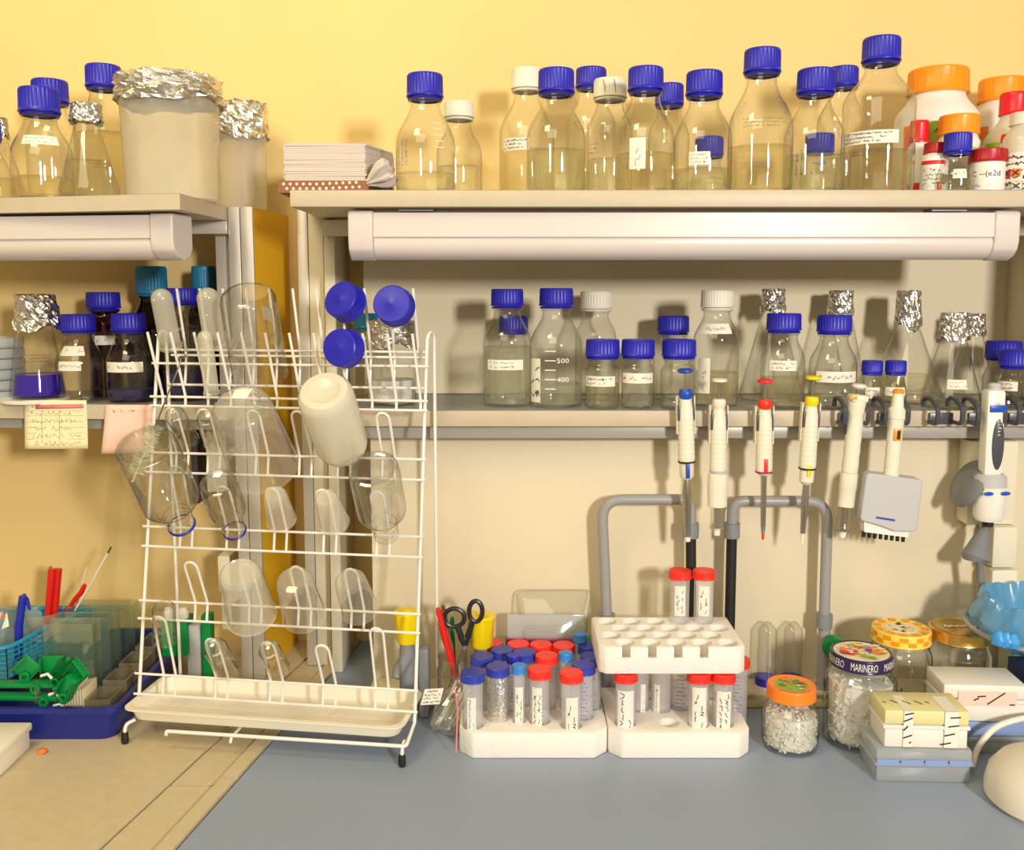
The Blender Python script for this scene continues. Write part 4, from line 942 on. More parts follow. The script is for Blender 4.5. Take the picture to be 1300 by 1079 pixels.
# ------------------------------------------------------------------ pipes on the service panel
def pipe(label, pts, extra, loc):
    t = thing('service_pipe', label, 'pipe', loc, 'grey bent service pipes')
    r = .0085
    MB().tube(roundpath(pts, .035, 8), r, 16).obj('tube', 'pipe_grey', t, world=True)
    for nm, m, p0, p1, rr in extra: MB().tube([p0, p1], rr, 20).obj(nm, m, t, world=True)
Yp = 1.452
w_ = lambda x, y, Y=Yp: W(x, y, Y)
def tee(x, label, sx):
    zb0 = ZL
    t = thing('service_valve', label, 'valve', (w_(x, 820).x, Yp, ZL), 'green gas valves at the bench back')
    X = w_(x, 820).x; zv = w_(x, 815).z
    MB().lathe([(0, 0), (.0145, 0), (.0145, .004), (.0095, .005), (.0095, w_(x, 797).z - ZL - .0), (0, w_(x, 797).z - ZL)], 24).obj('valve_body', 'pipe_grey', t)
    d = Vector((sx, -.75, .0)).normalized(); q = d.to_track_quat('Z', 'Y'); M = Matrix.Translation((0, 0, zv - ZL)) @ q.to_matrix().to_4x4()
    MB().lathe([(0, .008), (.010, .008), (.011, .012), (.017, .014), (.0185, .020), (.0165, .034), (.012, .044), (0, .046)], 24, 0, M).obj('knob', 'tap_green', t)
    MB().lathe([(0, .0455), (.0045, .046), (.0045, .0475), (0, .048)], 16, 0, M).obj('marker', 'cap_sky', t)
    return t
z0 = w_(770, 790).z
pipe('left grey bent pipe behind the blue pipette, ending in a black hose', [w_(771, 797), w_(764, 634), w_(877, 634), w_(877, 668)],
     [('collar', 'collar_grey', w_(771, 797) + Vector((0, 0, .001)), w_(771, 779), .0125), ('collar', 'collar_grey', w_(877, 664), w_(877, 682), .0125), ('hose', 'rubber', w_(877, 682), w_(878, 850), .0082)], w_(771, 797))
pipe('right grey bent pipe behind the red and yellow pipettes, ending in a black hose', [w_(929, 668), w_(930, 636), w_(1051, 636), w_(1046, 797)],
     [('collar', 'collar_grey', w_(929, 682), w_(929, 664), .0125), ('collar', 'collar_grey', w_(1046, 797) + Vector((0, 0, .001)), w_(1047, 779), .0125), ('hose', 'rubber', w_(929, 682), w_(925, 850), .0082)], w_(1046, 797))
tee(771, 'green-knobbed valve under the left bent pipe, behind the foam rack', -1); tee(1046, 'green-knobbed valve under the right bent pipe, behind the navy-lidded jar', .35)
# taps with yellow heads
def tap(label, x, yt, yb, wd, Y, nozzle):
    s = mpp(800, Y); p = W(x, yb, Y); t = thing('gas_tap', label, 'tap', (p.x, Y, ZB), 'yellow-headed bench taps')
    zt, z1 = W(x, yt, Y).z - ZB, p.z - ZB; R = wd / 2 * s
    MB().lathe([(0, z1), (R * .72, z1), (R * .80, z1 + .003), (R * .97, zt - .008, 1), (R, zt - .003), (R * .9, zt), (R * .3, zt + .0005), (R * .25, zt + .0015), (0, zt + .0015)], 48, ribs=(8, .07)).obj('handle', 'tap_yellow', t)
    MB().lathe([(0, 0), (.016, 0), (.016, .006), (.0125, .008), (.0125, z1 - .02), (.0105, z1), (0, z1)], 24).obj('body', 'collar_grey', t)
    if nozzle:
        MB().tube([(0, -.004, z1 - .022), (-.010, -.022, z1 - .034), (-.014, -.030, z1 - .045)], [.0105, .010, .007], 16).obj('nozzle', 'collar_grey', t)
        MB().bx((.0165, -.008, .0), (.034, .016, z1 - .008), .006).obj('post', 'grey_plastic', t)
    return t
tap('bench tap with a yellow head seen through the right side of the drying rack', 517, 775, 815, 34, 1.40, True)
tap('bench tap with a yellow head beside the black scissors', 611, 780, 820, 36, 1.395, False)

# sockets trunking boxes
def boxes(name, label, cat, lst, mat, loc, part='cover', bev=.003):
    t = thing(name, label, cat, loc)
    for p0, p1 in lst: MB().bx(p0, p1, bev).obj(part, mat, t, world=True)
    return t
Yb = 1.452
bxp = lambda x0, y0, x1, y1, Y, d: ((W(x0, y0, Y).x, Y, W(x0, y1, Y).z), (W(x1, y0, Y).x, Y + d, W(x0, y0, Y).z))
boxes('socket_column', 'cream stacked socket boxes on the wall behind the electronic pipette', 'sockets', [bxp(1232, 560, 1294, 666, Yb, YS - Yb - .0005), bxp(1262, 669, 1293, 721, Yb - .012, YS - Yb + .0115), bxp(1260, 724, 1293, 800, Yb - .012, YS - Yb + .0115)], 'bin_cream', W(1262, 700, 1.47))
boxes('socket_column', 'cream socket boxes against the left post behind the drying rack', 'sockets', [((W(262, 600, 1.60).x, 1.60, W(0, 625, 1.60).z), (W(288, 600, 1.60).x, 1.7195, W(0, 548, 1.60).z)), ((W(272, 600, 1.60).x, 1.60, W(0, 752, 1.60).z), (W(288, 600, 1.60).x, 1.7195, W(0, 706, 1.60).z)), ((W(275, 600, 1.60).x, 1.60, W(0, 800, 1.60).z), (W(288, 600, 1.60).x, 1.7195, W(0, 756, 1.60).z))], 'bin_cream', W(275, 700, 1.62))
tag(MB().bx((W(243, 600, 1.66).x, 1.66, W(0, 640, 1.66).z), (W(251, 600, 1.66).x, 1.7195, W(0, 545, 1.66).z), .002).obj('cable_duct', 'clip_dark'), 'narrow dark upright duct on the wall behind the rack left side', 'duct')
t = thing('wall_fitting', 'dark grey disc and funnel hanging behind the electronic pipette', 'fitting', W(1235, 620, 1.44))
M = Matrix.Translation(W(1232, 614, 1.435)) @ rotm(0, -PI / 2 + .5, 0)
MB().lathe([(0, -.006), (.034, -.006), (.040, -.002), (.040, .004), (.034, .010), (.012, .014), (0, .014)], 32, 0, M).obj('disc', 'grey_plastic', t, world=True)
a = W(1250, 672, 1.435); b = W(1238, 708, 1.425)
MB().tube([a, b, b + Vector((.0, 0, -.002))], [.008, .021, .018], 20).obj('funnel', 'grey_plastic', t, world=True)
MB().tube([W(1243, 706, 1.428), W(1246, 745, 1.43), W(1240, 790, 1.43)], .0055, 12).obj('hose', 'grey_plastic', t, world=True)
MB().tube([W(1250, 672, 1.435), W(1254, 650, 1.44), W(1240, 640, 1.437)], .005, 10).obj('arm', 'grey_plastic', t, world=True)
# ------------------------------------------------------------------ foam racks and tubes
def boolean_cut(o, cutter_mb):
    cm = cutter_mb.obj('cutter', o.data.materials[0].name); cm.location = (o.parent.location if o.parent else (0, 0, 0))
    md = o.modifiers.new('b', 'BOOLEAN'); md.operation = 'DIFFERENCE'; md.solver = 'EXACT'; md.use_self = True; md.object = cm
    bpy.context.view_layer.update()
    me = bpy.data.meshes.new_from_object(o.evaluated_get(bpy.context.evaluated_depsgraph_get()))
    o.modifiers.clear(); o.data = me; me.polygons.foreach_set('use_smooth', [True] * len(me.polygons)); me.set_sharp_from_angle(angle=math.radians(35))
    bpy.data.objects.remove(cm)
def foam_block(mb, x0, x1, y0, y1, z0, z1, ch, bev=.003):
    out = [(x0 + ch, y0), (x1 - ch, y0), (x1, y0 + ch), (x1, y1), (x0, y1), (x0, y0 + ch)]
    b = bmesh.new(); vs = [b.verts.new((x, y, z)) for z in (z0, z1) for x, y in out]; n = 6
    b.faces.new(vs[:n][::-1]); b.faces.new(vs[n:])
    for i in range(n): b.faces.new((vs[i], vs[(i + 1) % n], vs[n + (i + 1) % n], vs[n + i]))
    bmesh.ops.bevel(b, geom=b.edges[:], offset=bev, segments=2, affect='EDGES', profile=.5); b.verts.index_update()
    mb.add([v.co.copy() for v in b.verts], [tuple(v.index for v in f.verts) for f in b.faces]); b.free()
def cyl(mb, x, y, z0, z1, r, seg=24): mb.lathe([(0, z0), (r, z0), (r, z1), (0, z1)], seg, 0, Matrix.Translation((x, y, 0)))
ZT = -.54 + CZ; FT = .038           # tube top height; foam thickness
def centri(label, X, Y, ztop, cap, big=True, lab=None, fill=None, foil=False, tilt=None, grads=False, seed=0, group=None):
    R, L, rc, hc = (.0145, .115, .0172, .0125) if big else (.0085, .120, .0105, .012)
    loc = (X, Y, ztop - L); q = None
    if tilt:
        q = (rotm(tilt[1], tilt[0])).to_quaternion(); 
    t = thing('centrifuge_tube', label, 'tube', loc, group or 'capped centrifuge tubes in the foam racks', q)
    cone = .014 if big else .02
    prof = [(0, .0002), (R * .25, .0002), (R * .3, .001), (R * .96, cone), (R, cone + .002), (R * 1.02, L - hc), (R * 1.02, L - .003)]
    MB().lathe(prof, 28).obj('tube_wall', 'frosted_tube', t)
    cap_into(t, rc, hc, L - hc, cap, seg=48, ribs=(24, .02))
    th = math.atan2(-Y, -X)
    if foil: MB().lathe([(R * 1.09, .004), (R * 1.12, .02), (R * 1.06, .035), (R * 1.1, .05), (R * 1.06, .065), (R * 1.1, .08), (R * 1.05, L - hc - .001)], 26, jit=.045, seed=2).obj('foil_wrap', 'foil', t, flat=True)
    if lab:
        a0, a1, z0, z1 = lab; f = cylf(R * 1.02, th + a0, th + a1, L * z0, L * z1, .0004); mb = MB(); sheet(mb, f)
        g = cylv(R * 1.02, th + a0, th + a1, L * z0, L * z1, .0004); scribble(mb, g, 2 if a1 - a0 > .8 else 1, 1, seed + 3, 2.2 if a1 - a0 > .8 else 3.6, w=.02, dens=.8)
        mb.obj('label', ['paper', 'ink_blue' if seed % 2 else 'ink'], t)
    if grads:
        f = cylf(R * 1.02, th - .5, th + .5, L * .2, L * .82, .0004); mb = MB()
        for k in range(12): stroke(mb, f, [(.1, k / 12 + .04), (.75 if k % 2 else .9, k / 12 + .04)], .006, 0, .6)
        mb.obj('graduation', 'ink_blue', t)
    if fill:
        MB().lathe([(0, .002), (R * .85, cone), (R * .92, cone + .004), (R * .92, L * fill[0]), (0, L * fill[0])], 24).obj('content', fill[1], t)
    return t
def tube_at(px, py): p = onz(px, py + 2, ZT); return p.x, p.y
blue, red, sky = 'cap_bluetube', 'cap_tubered', 'cap_sky'
T1 = [ # px, py(cap top centre), cap, big, opts, label
 (600, 853, blue, 1, dict(lab=(-.55, .3, .12, .72), seed=1), 'blue-capped tube at the front left corner of the left foam rack'),
 (632, 845, blue, 1, dict(foil=True), 'blue-capped tube wrapped in foil'),
 (659, 848, sky, 0, dict(lab=(-.7, .7, .2, .75), seed=2), 'slim sky-blue-capped tube between the foil-wrapped tube and a red-capped one'),
 (685, 848, red, 1, dict(lab=(-.75, .25, .2, .8), seed=4, grads=True), 'red-capped tube with long label right of the slim sky-blue-capped tube'),
 (726, 857, red, 1, dict(lab=(-.5, .7, .12, .72), seed=6), 'red-capped tube foremost in the left foam rack'),
 (738, 845, blue, 1, dict(grads=True), 'blue-capped graduated tube behind the foremost red-capped tube'),
 (718, 832, sky, 0, dict(), 'slim sky-blue-capped tube behind the labelled red-capped tube'),
 (694, 831, red, 1, dict(), 'red-capped tube in the middle of the left foam rack'),
 (666, 827, blue, 1, dict(), 'blue-capped tube between two red-capped rows, centre of the left foam rack'),
 (652, 835, 'cap_blue', 0, dict(grads=True), 'slim violet-blue-capped tube behind the foil-wrapped tube'),
 (639, 824, blue, 1, dict(), 'blue-capped tube second from the left in the third row'),
 (612, 832, blue, 1, dict(), 'blue-capped tube at the left end of the third row'),
 (628, 817, red, 1, dict(), 'red-capped tube at the left end of the back row'),
 (657, 817, red, 1, dict(), 'red-capped tube second from the left in the back row'),
 (685, 817, red, 1, dict(), 'red-capped tube third from the left in the back row'),
 (713, 818, red, 1, dict(), 'red-capped tube at the right end of the red back row'),
 (732, 809, sky, 0, dict(), 'slim sky-blue-capped tube rising above the back row'),
 (766, 818, blue, 1, dict(), 'blue-capped tube in the back right part of the left foam rack'),
 (764, 836, blue, 1, dict(grads=True), 'blue-capped graduated tube at the right edge of the left foam rack'),
]
fx0, fx1 = W(583, 950, 1.285).x, W(771, 950, 1.285).x; fy0, fy1 = 1.268, 1.424
ft = thing('foam_rack', 'left white foam base full of blue- and red-capped tubes', 'tube rack', ((fx0 + fx1) / 2, (fy0 + fy1) / 2, ZB), 'white foam tube racks')
mb = MB(); foam_block(mb, fx0 + .0, fx1, fy0, fy1, ZB, ZB + FT, .020); fo = mb.obj('foam_base', 'foam', ft, world=True)
cut = MB(); placed = []
for px, py, cap, big, op, lb in T1:
    if px == 732: x, y = onz(px, 822, ZT).x, 1.412; zt_ = W(px, 803, y).z
    else: x, y = tube_at(px, py); zt_ = ZT + (.004 if not big else 0)
    r = .0172 if big else .0105
    for _ in range(60):                     # keep caps from touching
        mv = False
        for (a, b, rr) in placed:
            dx, dy = x - a, y - b; d = math.hypot(dx, dy)
            if d < r + rr + .0004:
                k = (r + rr + .0006 - d) / (d or 1e-6); x += dx * k * .6; y += max(dy * k, 0.0003) * .8; mv = True
        y = min(max(y, fy0 + .024), fy1 - .016); x = min(max(x, fx0 + .018), fx1 - .018)
        if not mv: break
    placed.append((x, y, r)); zt_ = max(zt_, ZB + .0022 + (.115 if big else .120))
    centri(lb, x, y, zt_, cap, bool(big), **op)
    cyl(cut, x - ft.location.x, y - ft.location.y, .0015, .06, .0152 if big else .0092)
for px, py in ((745, 912),):
    p = onz(px, py, ZB + FT)
    if all(math.hypot(p.x - a, p.y - b) > .031 for a, b, r in placed): cyl(cut, p.x - ft.location.x, p.y - ft.location.y, .02, .06, .0145)
boolean_cut(fo, cut)
# right rack: base slab, tubes, upper slab
gx0, gx1 = W(772, 950, 1.285).x, W(951, 950, 1.285).x
f2 = thing('foam_rack', 'right white foam base under the upper foam slab', 'tube rack', ((gx0 + gx1) / 2, 1.345, ZB), 'white foam tube racks')
mb = MB(); foam_block(mb, gx0, gx1, 1.268, 1.424, ZB, ZB + FT, .018); fo2 = mb.obj('foam_base', 'foam', f2, world=True)
T2 = [(794, 1.298, dict(lab=(-.8, .9, .12, .8), seed=1), 'red-capped tube with blue handwriting at the front left of the right foam rack'),
      (811, 1.348, dict(lab=(.2, .7, .3, .7), seed=2), 'red-capped tube behind the front left one in the right foam rack'),
      (839, 1.345, dict(lab=(-.7, -.1, .3, .7), seed=4), 'red-capped tube in the middle of the right foam rack'),
      (864, 1.352, dict(grads=True), 'red-capped graduated tube behind the powder-filled one'),
      (887, 1.296, dict(lab=(-.6, .8, .3, .85), fill=(.45, 'white_powder'), seed=6), 'red-capped tube holding white powder in the right foam rack'),
      (918, 1.296, dict(lab=(-.6, .8, .2, .8), seed=8), 'red-capped tube with printed label at the front right of the right foam rack'),
      (936, 1.348, dict(grads=True, seed=3), 'red-capped tube at the back right of the right foam rack')]
cut = MB()
for px, y, op, lb in T2:
    x = (px - 650) * mpp(880, y); centri(lb, x, y, ZT, red, **op); cyl(cut, x - f2.location.x, y - f2.location.y, .0015, .06, .0152)
for px, y in ((850, 1.30), (826, 1.39), (905, 1.39), (872, 1.40)): cyl(cut, (px - 650) * mpp(900, y) - f2.location.x, y - f2.location.y, .02, .06, .0145)
boolean_cut(fo2, cut)
zu0 = ZT + .0012; zu1 = W(850, 822, 1.284).z; ux0, ux1 = W(760, 840, 1.284).x, W(948, 840, 1.284).x
f3 = thing('foam_rack', 'upper white foam slab with empty holes lying on the red-capped tubes', 'tube rack', ((ux0 + ux1) / 2, 1.335, zu0), 'white foam tube racks')
mb = MB(); foam_block(mb, ux0, ux1, 1.284, 1.412, zu0, zu1, .010, .0035); fo3 = mb.obj('foam_slab', 'foam', f3, world=True)
cut = MB(); rows = [(1.286, [795, 829, 864, 898, 930]), (1.306, [778, 812, 847, 881, 914]), (1.330, [794, 827, 861, 893, 925]), (1.356, [780, 811, 843, 875, 907]), (1.388, [793, 824, 856, 0, 0])]
spots = []
for y, xs in rows:
    for px in xs:
        if px: x = (px - 650) * mpp(810, y); spots.append((x, y))
mw = (ux1 - ux0)
rr5 = [(i, j) for j in range(4) for i in range(5 if j % 2 else 5)]
spots = []
for j, y in enumerate((1.303, 1.332, 1.361, 1.39)):
    for i in range(5 if j % 2 == 0 else 5):
        x = ux0 + .022 + (.0 if j % 2 else .017) + i * .0365
        if x < ux1 - .016: spots.append((x, y))
top_tubes = []
for px in (872, 904):
    y = 1.39; x = (px - 650) * mpp(760, y); k = min(range(len(spots)), key=lambda i: abs(spots[i][0] - x) + 100 * abs(spots[i][1] - y)); top_tubes.append(spots[k])
for (x, y) in spots: cyl(cut, x - f3.location.x, y - f3.location.y, .004, .08, .0148)
for i in range(4): cut.bx((spots[i][0] - f3.location.x - .006, -.08, .024), (spots[i][0] - f3.location.x + .006, -.030, .08))
boolean_cut(fo3, cut)
for i, (x, y) in enumerate(top_tubes):
    centri(['red-capped tube standing upright in the upper foam slab, the left one of two', 'red-capped tube standing upright in the upper foam slab, the right one of two'][i], x, y, zu0 + .0046 + .115, red, lab=(-.5, .6, .42, .82), seed=5 + i)
# upside-down tubes on the ledge
for i, px in enumerate((973, 1006)):
    y = 1.466; x = (px - 650) * mpp(850, y); H = W(px, 789, y).z - ZL
    t = thing('centrifuge_tube', ['left', 'right'][i] + ' one of two clear tubes standing upside down on the ledge', 'tube', (x, y, ZL), 'upside-down tubes on the ledge')
    R = .0145
    MB().lathe([(0, .0002), (.017, .0002), (.0175, .002), (.0172, .0125), (R, .0126), (0, .0126)], 32).obj('cap', 'cap_blue', t)
    MB().lathe([(R, .0127), (R, H - .016), (R * .9, H - .011), (R * .3, H - .001), (0, H)], 28).obj('tube_wall', 'clear_plastic', t)
    mb = MB(); f = cylv(R, -PI / 2 - .5, -PI / 2 + .3, H * .3, H * .65); scribble(mb, f, 2, 0, i + 30, 2.2, w=.02); mb.obj('writing', 'ink_white' if False else 'pip_grey', t)

# ------------------------------------------------------------------ lidded glass jars
def jar(label, x, ylid, wlid, hlid, wbody, Y, lidmat, fill=None, fm='pellets', deco=None, neckk=.93, base=None, seed=0):
    base = ZB if base is None else base
    s = mpp(890, Y); X = (x - 650) * s; R = wbody / 2 * s; rl = wlid / 2 * s; H = W(x, ylid, Y).z - base; hl = hlid * s
    t = thing('lidded_jar', label, 'jar', (X, Y, base), 'glass jars with screw lids')
    hb = H - hl; rn = rl * neckk; L = min(.022, hb * .3)
    prof = [(0, .003), (R * .7, .002), (R * .82, 0), (R * .94, .003), (R, .012), (R * 1.0, hb * .4), (R, hb - L)] + [(R + (rn - R) * smooth(i / 8), hb - L + (L - .003) * i / 8) for i in range(1, 9)] + [(rn, H - .002)]
    MB().lathe(prof, 48).obj('glass_body', 'glass_heavy', t)
    lid = MB().lathe([(rl * .95, hb + .001), (rl, hb + .0005), (rl * 1.02, hb + .002), (rl, hb + .004), (rl, H - .003), (rl * .985, H - .001), (rl * .95, H), (rl * .9, H - .0006), (rl * .86, H - .0012), (0, H - .0012)], 64).obj('lid', lidmat, t)
    if fill:
        rnd = random.Random(seed); mb = MB(); zf = hb * fill
        mb.lathe([(0, .006)] + [(p[0] * .84, max(.006, p[1])) for p in prof if p[0] > 0 and p[1] < zf - .004] + [(rad_at(prof, zf) * .85, zf), (0, zf + .004)], 40, jit=.05, seed=seed)
        for k in range(420):
            z = rnd.uniform(.008, zf + .004); r = rad_at(prof, z) * rnd.uniform(.76, .93) if z < zf - .004 else rad_at(prof, zf) * .8 * math.sqrt(rnd.random()); a = rnd.uniform(-PI, .0) if z < zf - .004 else rnd.random() * 2 * PI
            c = Vector((r * math.cos(a), r * math.sin(a), z)); d = Vector((rnd.uniform(-1, 1), rnd.uniform(-1, 1), rnd.uniform(-1, 1))).normalized() * .004
            if (c + d).xy.length < R * .93 and (c - d).xy.length < R * .93: mb.tube([c - d, c + d], [.0018, .0007], 5)
        tag(mb.obj('plastic_tips', fm, t, flat=True), None, None, kind='stuff')
    if deco: deco(t, lid, rl, hb, H)
    return t
def disc(lid, r, z, mat, name='print', jit=0, seg=40):
    MB().lathe([(0, z + .0003), (r, z), (r, z - .0006)], seg).obj(name, mat, lid)
def blotches(lid, r, z, mats, n, seed, y=1.0):
    rnd = random.Random(seed); mb = MB()
    for k in range(n):
        a = rnd.random() * 2 * PI; q = r * .85 * math.sqrt(rnd.random()); c = (q * math.cos(a), q * math.sin(a)); m = rnd.randrange(len(mats)); rr = r * rnd.uniform(.07, .2); ph = rnd.random() * 6
        pts = [(c[0] + rr * (1 + .4 * math.sin(3 * b + ph)) * math.cos(b), c[1] + rr * .7 * (1 + .3 * math.cos(2 * b + ph)) * math.sin(b), z + .00005 * k) for b in [2 * PI * j / 12 for j in range(12)]]
        if all(math.hypot(p[0], p[1]) < r for p in pts): mb.add(pts, [tuple(range(12))], m)
    mb.obj('picture', mats, lid)
def d_orange(t, lid, rl, hb, H): disc(lid, rl * .66, H - .0008, 'lid_green'); blotches(lid, rl * .66, H - .0003, ['lid_orange', 'sticker_red', 'lid_cream', 'green_plastic'], 34, 2)
def d_navy(t, lid, rl, hb, H):
    disc(lid, rl * .88, H - .0008, 'lid_cream'); blotches(lid, rl * .88, H - .0003, ['sticker_red', 'lid_yellow', 'lid_green', 'cap_sky', 'sticker_orange', 'lid_cream'], 60, 7)
    mb = MB(); th = math.atan2(-t.location.y, -t.location.x)
    for c in (-.95, .12, 1.2): typeset(mb, cylf(rl, th + c - .42, th + c + .42, hb + .0035, H - .0028, .0004), 'MARINERO', 0, 0, 1, .08, .92)
    mb.obj('lettering', 'ink_white', lid)
def d_check(t, lid, rl, hb, H):
    mb = MB(); n = 22
    for j in range(2):
        for k in range(n):
            if (k + j) % 2: continue
            a0, a1 = 2 * PI * k / n, 2 * PI * (k + 1) / n; z0 = hb + .004 + (H - hb - .007) * j / 2; z1 = z0 + (H - hb - .007) / 2
            sheet(mb, cylf(rl, a0, a1, z0, z1, .0004), 0, 3)
    for k in range(n):
        if k % 2: a0, a1 = 2 * PI * k / n, 2 * PI * (k + 1) / n; mb.add([(r * math.cos(a), r * math.sin(a), H + .0002) for r, a in ((rl * .68, a0), (rl * .94, a0), (rl * .94, a1), (rl * .68, a1))], [(0, 1, 2, 3)])
    mb.obj('checks', 'cap_orange', lid); disc(lid, rl * .55, H - .0006, 'lid_cream'); blotches(lid, rl * .5, H, ['lid_green', 'ink', 'lid_orange'], 16, 3)
def d_gold(t, lid, rl, hb, H): disc(lid, rl * .8, H - .0008, 'gold'); mb = MB(); typeset(mb, planef((-rl * .55, -rl * .12, H - .0002), (rl * 1.1, 0, 0), (0, rl * .24, 0)), '~~~~~', 0, 0, 1, 0, 1); mb.obj('lettering', 'dot_white', lid)
jar('orange-lidded glass jar with small white plastic tips, right of the foam racks', 1004, 868, 61, 17, 71, 1.305, 'lid_orange', .70, deco=d_orange, seed=1)
jar('tall glass jar with a navy picture lid, filled with plastic tips', 1091, 826, 76, 17, 88, 1.325, 'lid_navy', .80, deco=d_navy, seed=2)
jar('glass jar with a yellow and orange checked lid behind the navy-lidded jar', 1140, 796, 71, 17, 76, 1.386, 'lid_yellow', .25, fm='clip_dark', deco=d_check, seed=3)
jar('glass jar with a gold lid, nearest the blue bag', 1214, 795, 73, 16, 76, 1.398, 'gold', deco=d_gold)

# ------------------------------------------------------------------ boxes right
def pbox(name, label, cat, cx, cy, cz, w, d, h, rz, mats, lidfrac=.45, cracks=0, group=None, extra=None):
    t = thing(name, label, cat, (cx, cy, cz), group, rotm(0, 0, rz).to_quaternion())
    hl = h * lidfrac
    MB().box((0, 0, (h - hl) / 2), (w * .96, d * .96, h - hl), .003).obj('box_base', mats[0], t)
    MB().box((0, 0, h - hl * .9), (w, d, hl * .2), .001).obj('rim', mats[0], t)
    MB().box((0, 0, h - hl * .38), (w * .975, d * .975, hl * .76), .003).obj('lid', mats[1], t)
    if extra: extra(t, w, d, h)
    return t
def strokes_box(front, top, tape=(), mats=('paper', 'rubber'), v0=.04, v1=1, over=True):
    def fn(t, w, d, h):
        mb = MB(); f = planef((-w / 2, -d / 2 - .0002, 0), (w, 0, 0), (0, 0, h)); g = planef((-w / 2, -d / 2, h), (w, 0, 0), (0, d, 0))
        for a, b in tape:
            mb.add([f(a, v0, 0), f(b, v0, 0), f(b, v1, 0), f(a, v1, 0)], [(0, 1, 2, 3)], 0); over and mb.add([g(a, 0, 0), g(b, 0, 0), g(b, .75, 0), g(a, .75, 0)], [(0, 1, 2, 3)], 0)
        for p, q in front: stroke(mb, f, [p, q], .018, 1, w / h)
        for p, q in top: stroke(mb, g, [p, q], .014, 1, w / d)
        mb.obj('tape_marks', mats, t)
    return fn
sY = mpp(930, 1.30)
c = lambda px, Y, py=900: (px - 650) * mpp(py, Y)
h1 = W(0, 945, 1.25).z - ZB
def bluelid(t, w, d, h):
    for k in range(4): MB().box((-w * .37 + k * w * .245, -d / 2 - .0003, h * .62), (w * .225, .0008, h * .18)).obj('window', 'box_blue', t)
pbox('tip_box', 'translucent box with a blue band in front, under the yellowed box', 'box', c(1161, 1.235, 960), 1.238, ZB, .130, .072, .046, -.03, ('box_clear', 'box_clear'), .5, extra=bluelid)
pbox('tip_box', 'white box with yellowed lid and dark marker strokes on taped strips', 'box', c(1165, 1.24, 900), 1.238, ZB + .0463, .114, .064, .052, -.05, ('box_white', 'box_yellow'), .5,
     extra=strokes_box([((.24, .9), (.34, .95)), ((.23, .72), (.33, .82)), ((.23, .48), (.28, .60)), ((.23, .28), (.33, .36)), ((.3, .14), (.32, .18)), ((.76, .84), (.88, .86)), ((.74, .60), (.86, .64)), ((.70, .36), (.82, .42)), ((.66, .12), (.78, .18))],
                       [((.06, .42), (.09, .36)), ((.16, .5), (.22, .36)), ((.3, .48), (.37, .32)), ((.44, .48), (.51, .32)), ((.56, .45), (.6, .38))], [(.23, .34), (.70, .86)]))
pbox('tip_box', 'dull blue translucent box under the back white box', 'box', c(1252, 1.314, 900), 1.314, ZB, .092, .066, .048, .0, ('box_clear', 'box_blue'), .6)
pbox('tip_box', 'white box with orange label and a dark pen stroke, behind the yellowed box', 'box', c(1238, 1.314, 870), 1.314, ZB + .0483, .118, .070, .054, -.06, ('box_white', 'box_white'), .5,
     extra=strokes_box([((.52, .50), (.72, .82)), ((.36, .6), (.42, .66)), ((.4, .7), (.5, .72)), ((.78, .50), (.84, .50))], [], [(.18, .86)], ('paper_pink', 'rubber'), .46, .84, False))
tag(MB().box((c(1326, 1.31, 900), 1.33, ZB + .0552), (.05, .08, .11), .002).obj('storage_box', 'box_navy'), 'dark navy box edge at the right border behind the tip boxes', 'box')
t = thing('vortex_mixer', 'rounded cream appliance body in the bottom right corner', 'appliance', (c(1338, 1.15, 990), 1.15, ZB))
MB().lathe([(0, 0), (.074, 0), (.080, .006), (.080, .018), (.076, .036), (.064, .052), (.044, .063), (.02, .067), (0, .068)], 48).obj('housing', 'dome_cream', t)
tag(MB().tube(roundpath([W(1234, 974, 1.234), W(1240, 950, 1.245), W(1262, 922, 1.25), W(1310, 908, 1.255), W(1380, 912, 1.26)], .05, 6), .0042, 12).obj('cable', 'box_white'), 'white cable arching over the cream appliance', 'cable')
# blue bag in ring holder on cream bin
Yr = 1.36; rc_ = W(1312, 793, Yr); Rr = 72 * mpp(790, Yr)
t = thing('waste_bag_stand', 'wire ring stand holding a blue plastic waste bag over a cream bin', 'waste bag', (rc_.x, Yr, ZB))
Mr = Matrix.Translation(rc_) @ rotm(.12, .10)
MB().tube([Mr @ Vector((Rr * 1.13 * math.cos(a), Rr * .92 * math.sin(a), -.010)) for a in [2 * PI * i / 40 for i in range(40)]], .0035, 10, closed=True).obj('ring', 'pipe_grey', t, world=True)
prof = [(1.02, -.012), (1.05, -.004), (1.06, .006), (1.02, .018), (.97, .030), (.94, .038), (.90, .040), (.84, .030), (.74, .010), (.6, -.015), (.4, -.04), (0, -.05)]
rnd = random.Random(8); ph = [rnd.random() * 6 for _ in range(6)]; mb = MB().lathe([(r * Rr, z) for r, z in prof], 120, 0)
def wr(v):
    x, y, z = v; a = math.atan2(y, x); q = math.hypot(x, y) / Rr
    k = 1 + .022 * math.sin(9 * a + ph[0] + z * 60) + .018 * math.sin(17 * a + ph[1] - z * 90) + .012 * math.sin(31 * a + ph[2] + z * 140) if q > .05 else 1
    return tuple(Mr @ Vector((x * k, y * k * .8, z + .003 * math.sin(7 * a + ph[3]) + .002 * math.sin(13 * a + ph[4]))))
mb.v = [wr(v) for v in mb.v]; mb.obj('bag', 'bin_bag', t, world=True)
mb = MB()
for k in range(3): mb.lathe([(0, -.012), (.008, -.008), (.010, .0), (.004, .012), (0, .013)], 10, 0, Matrix.Translation(W(1268 + k * 9, 811 + 2 * k, 1.29)), jit=.2, seed=k)
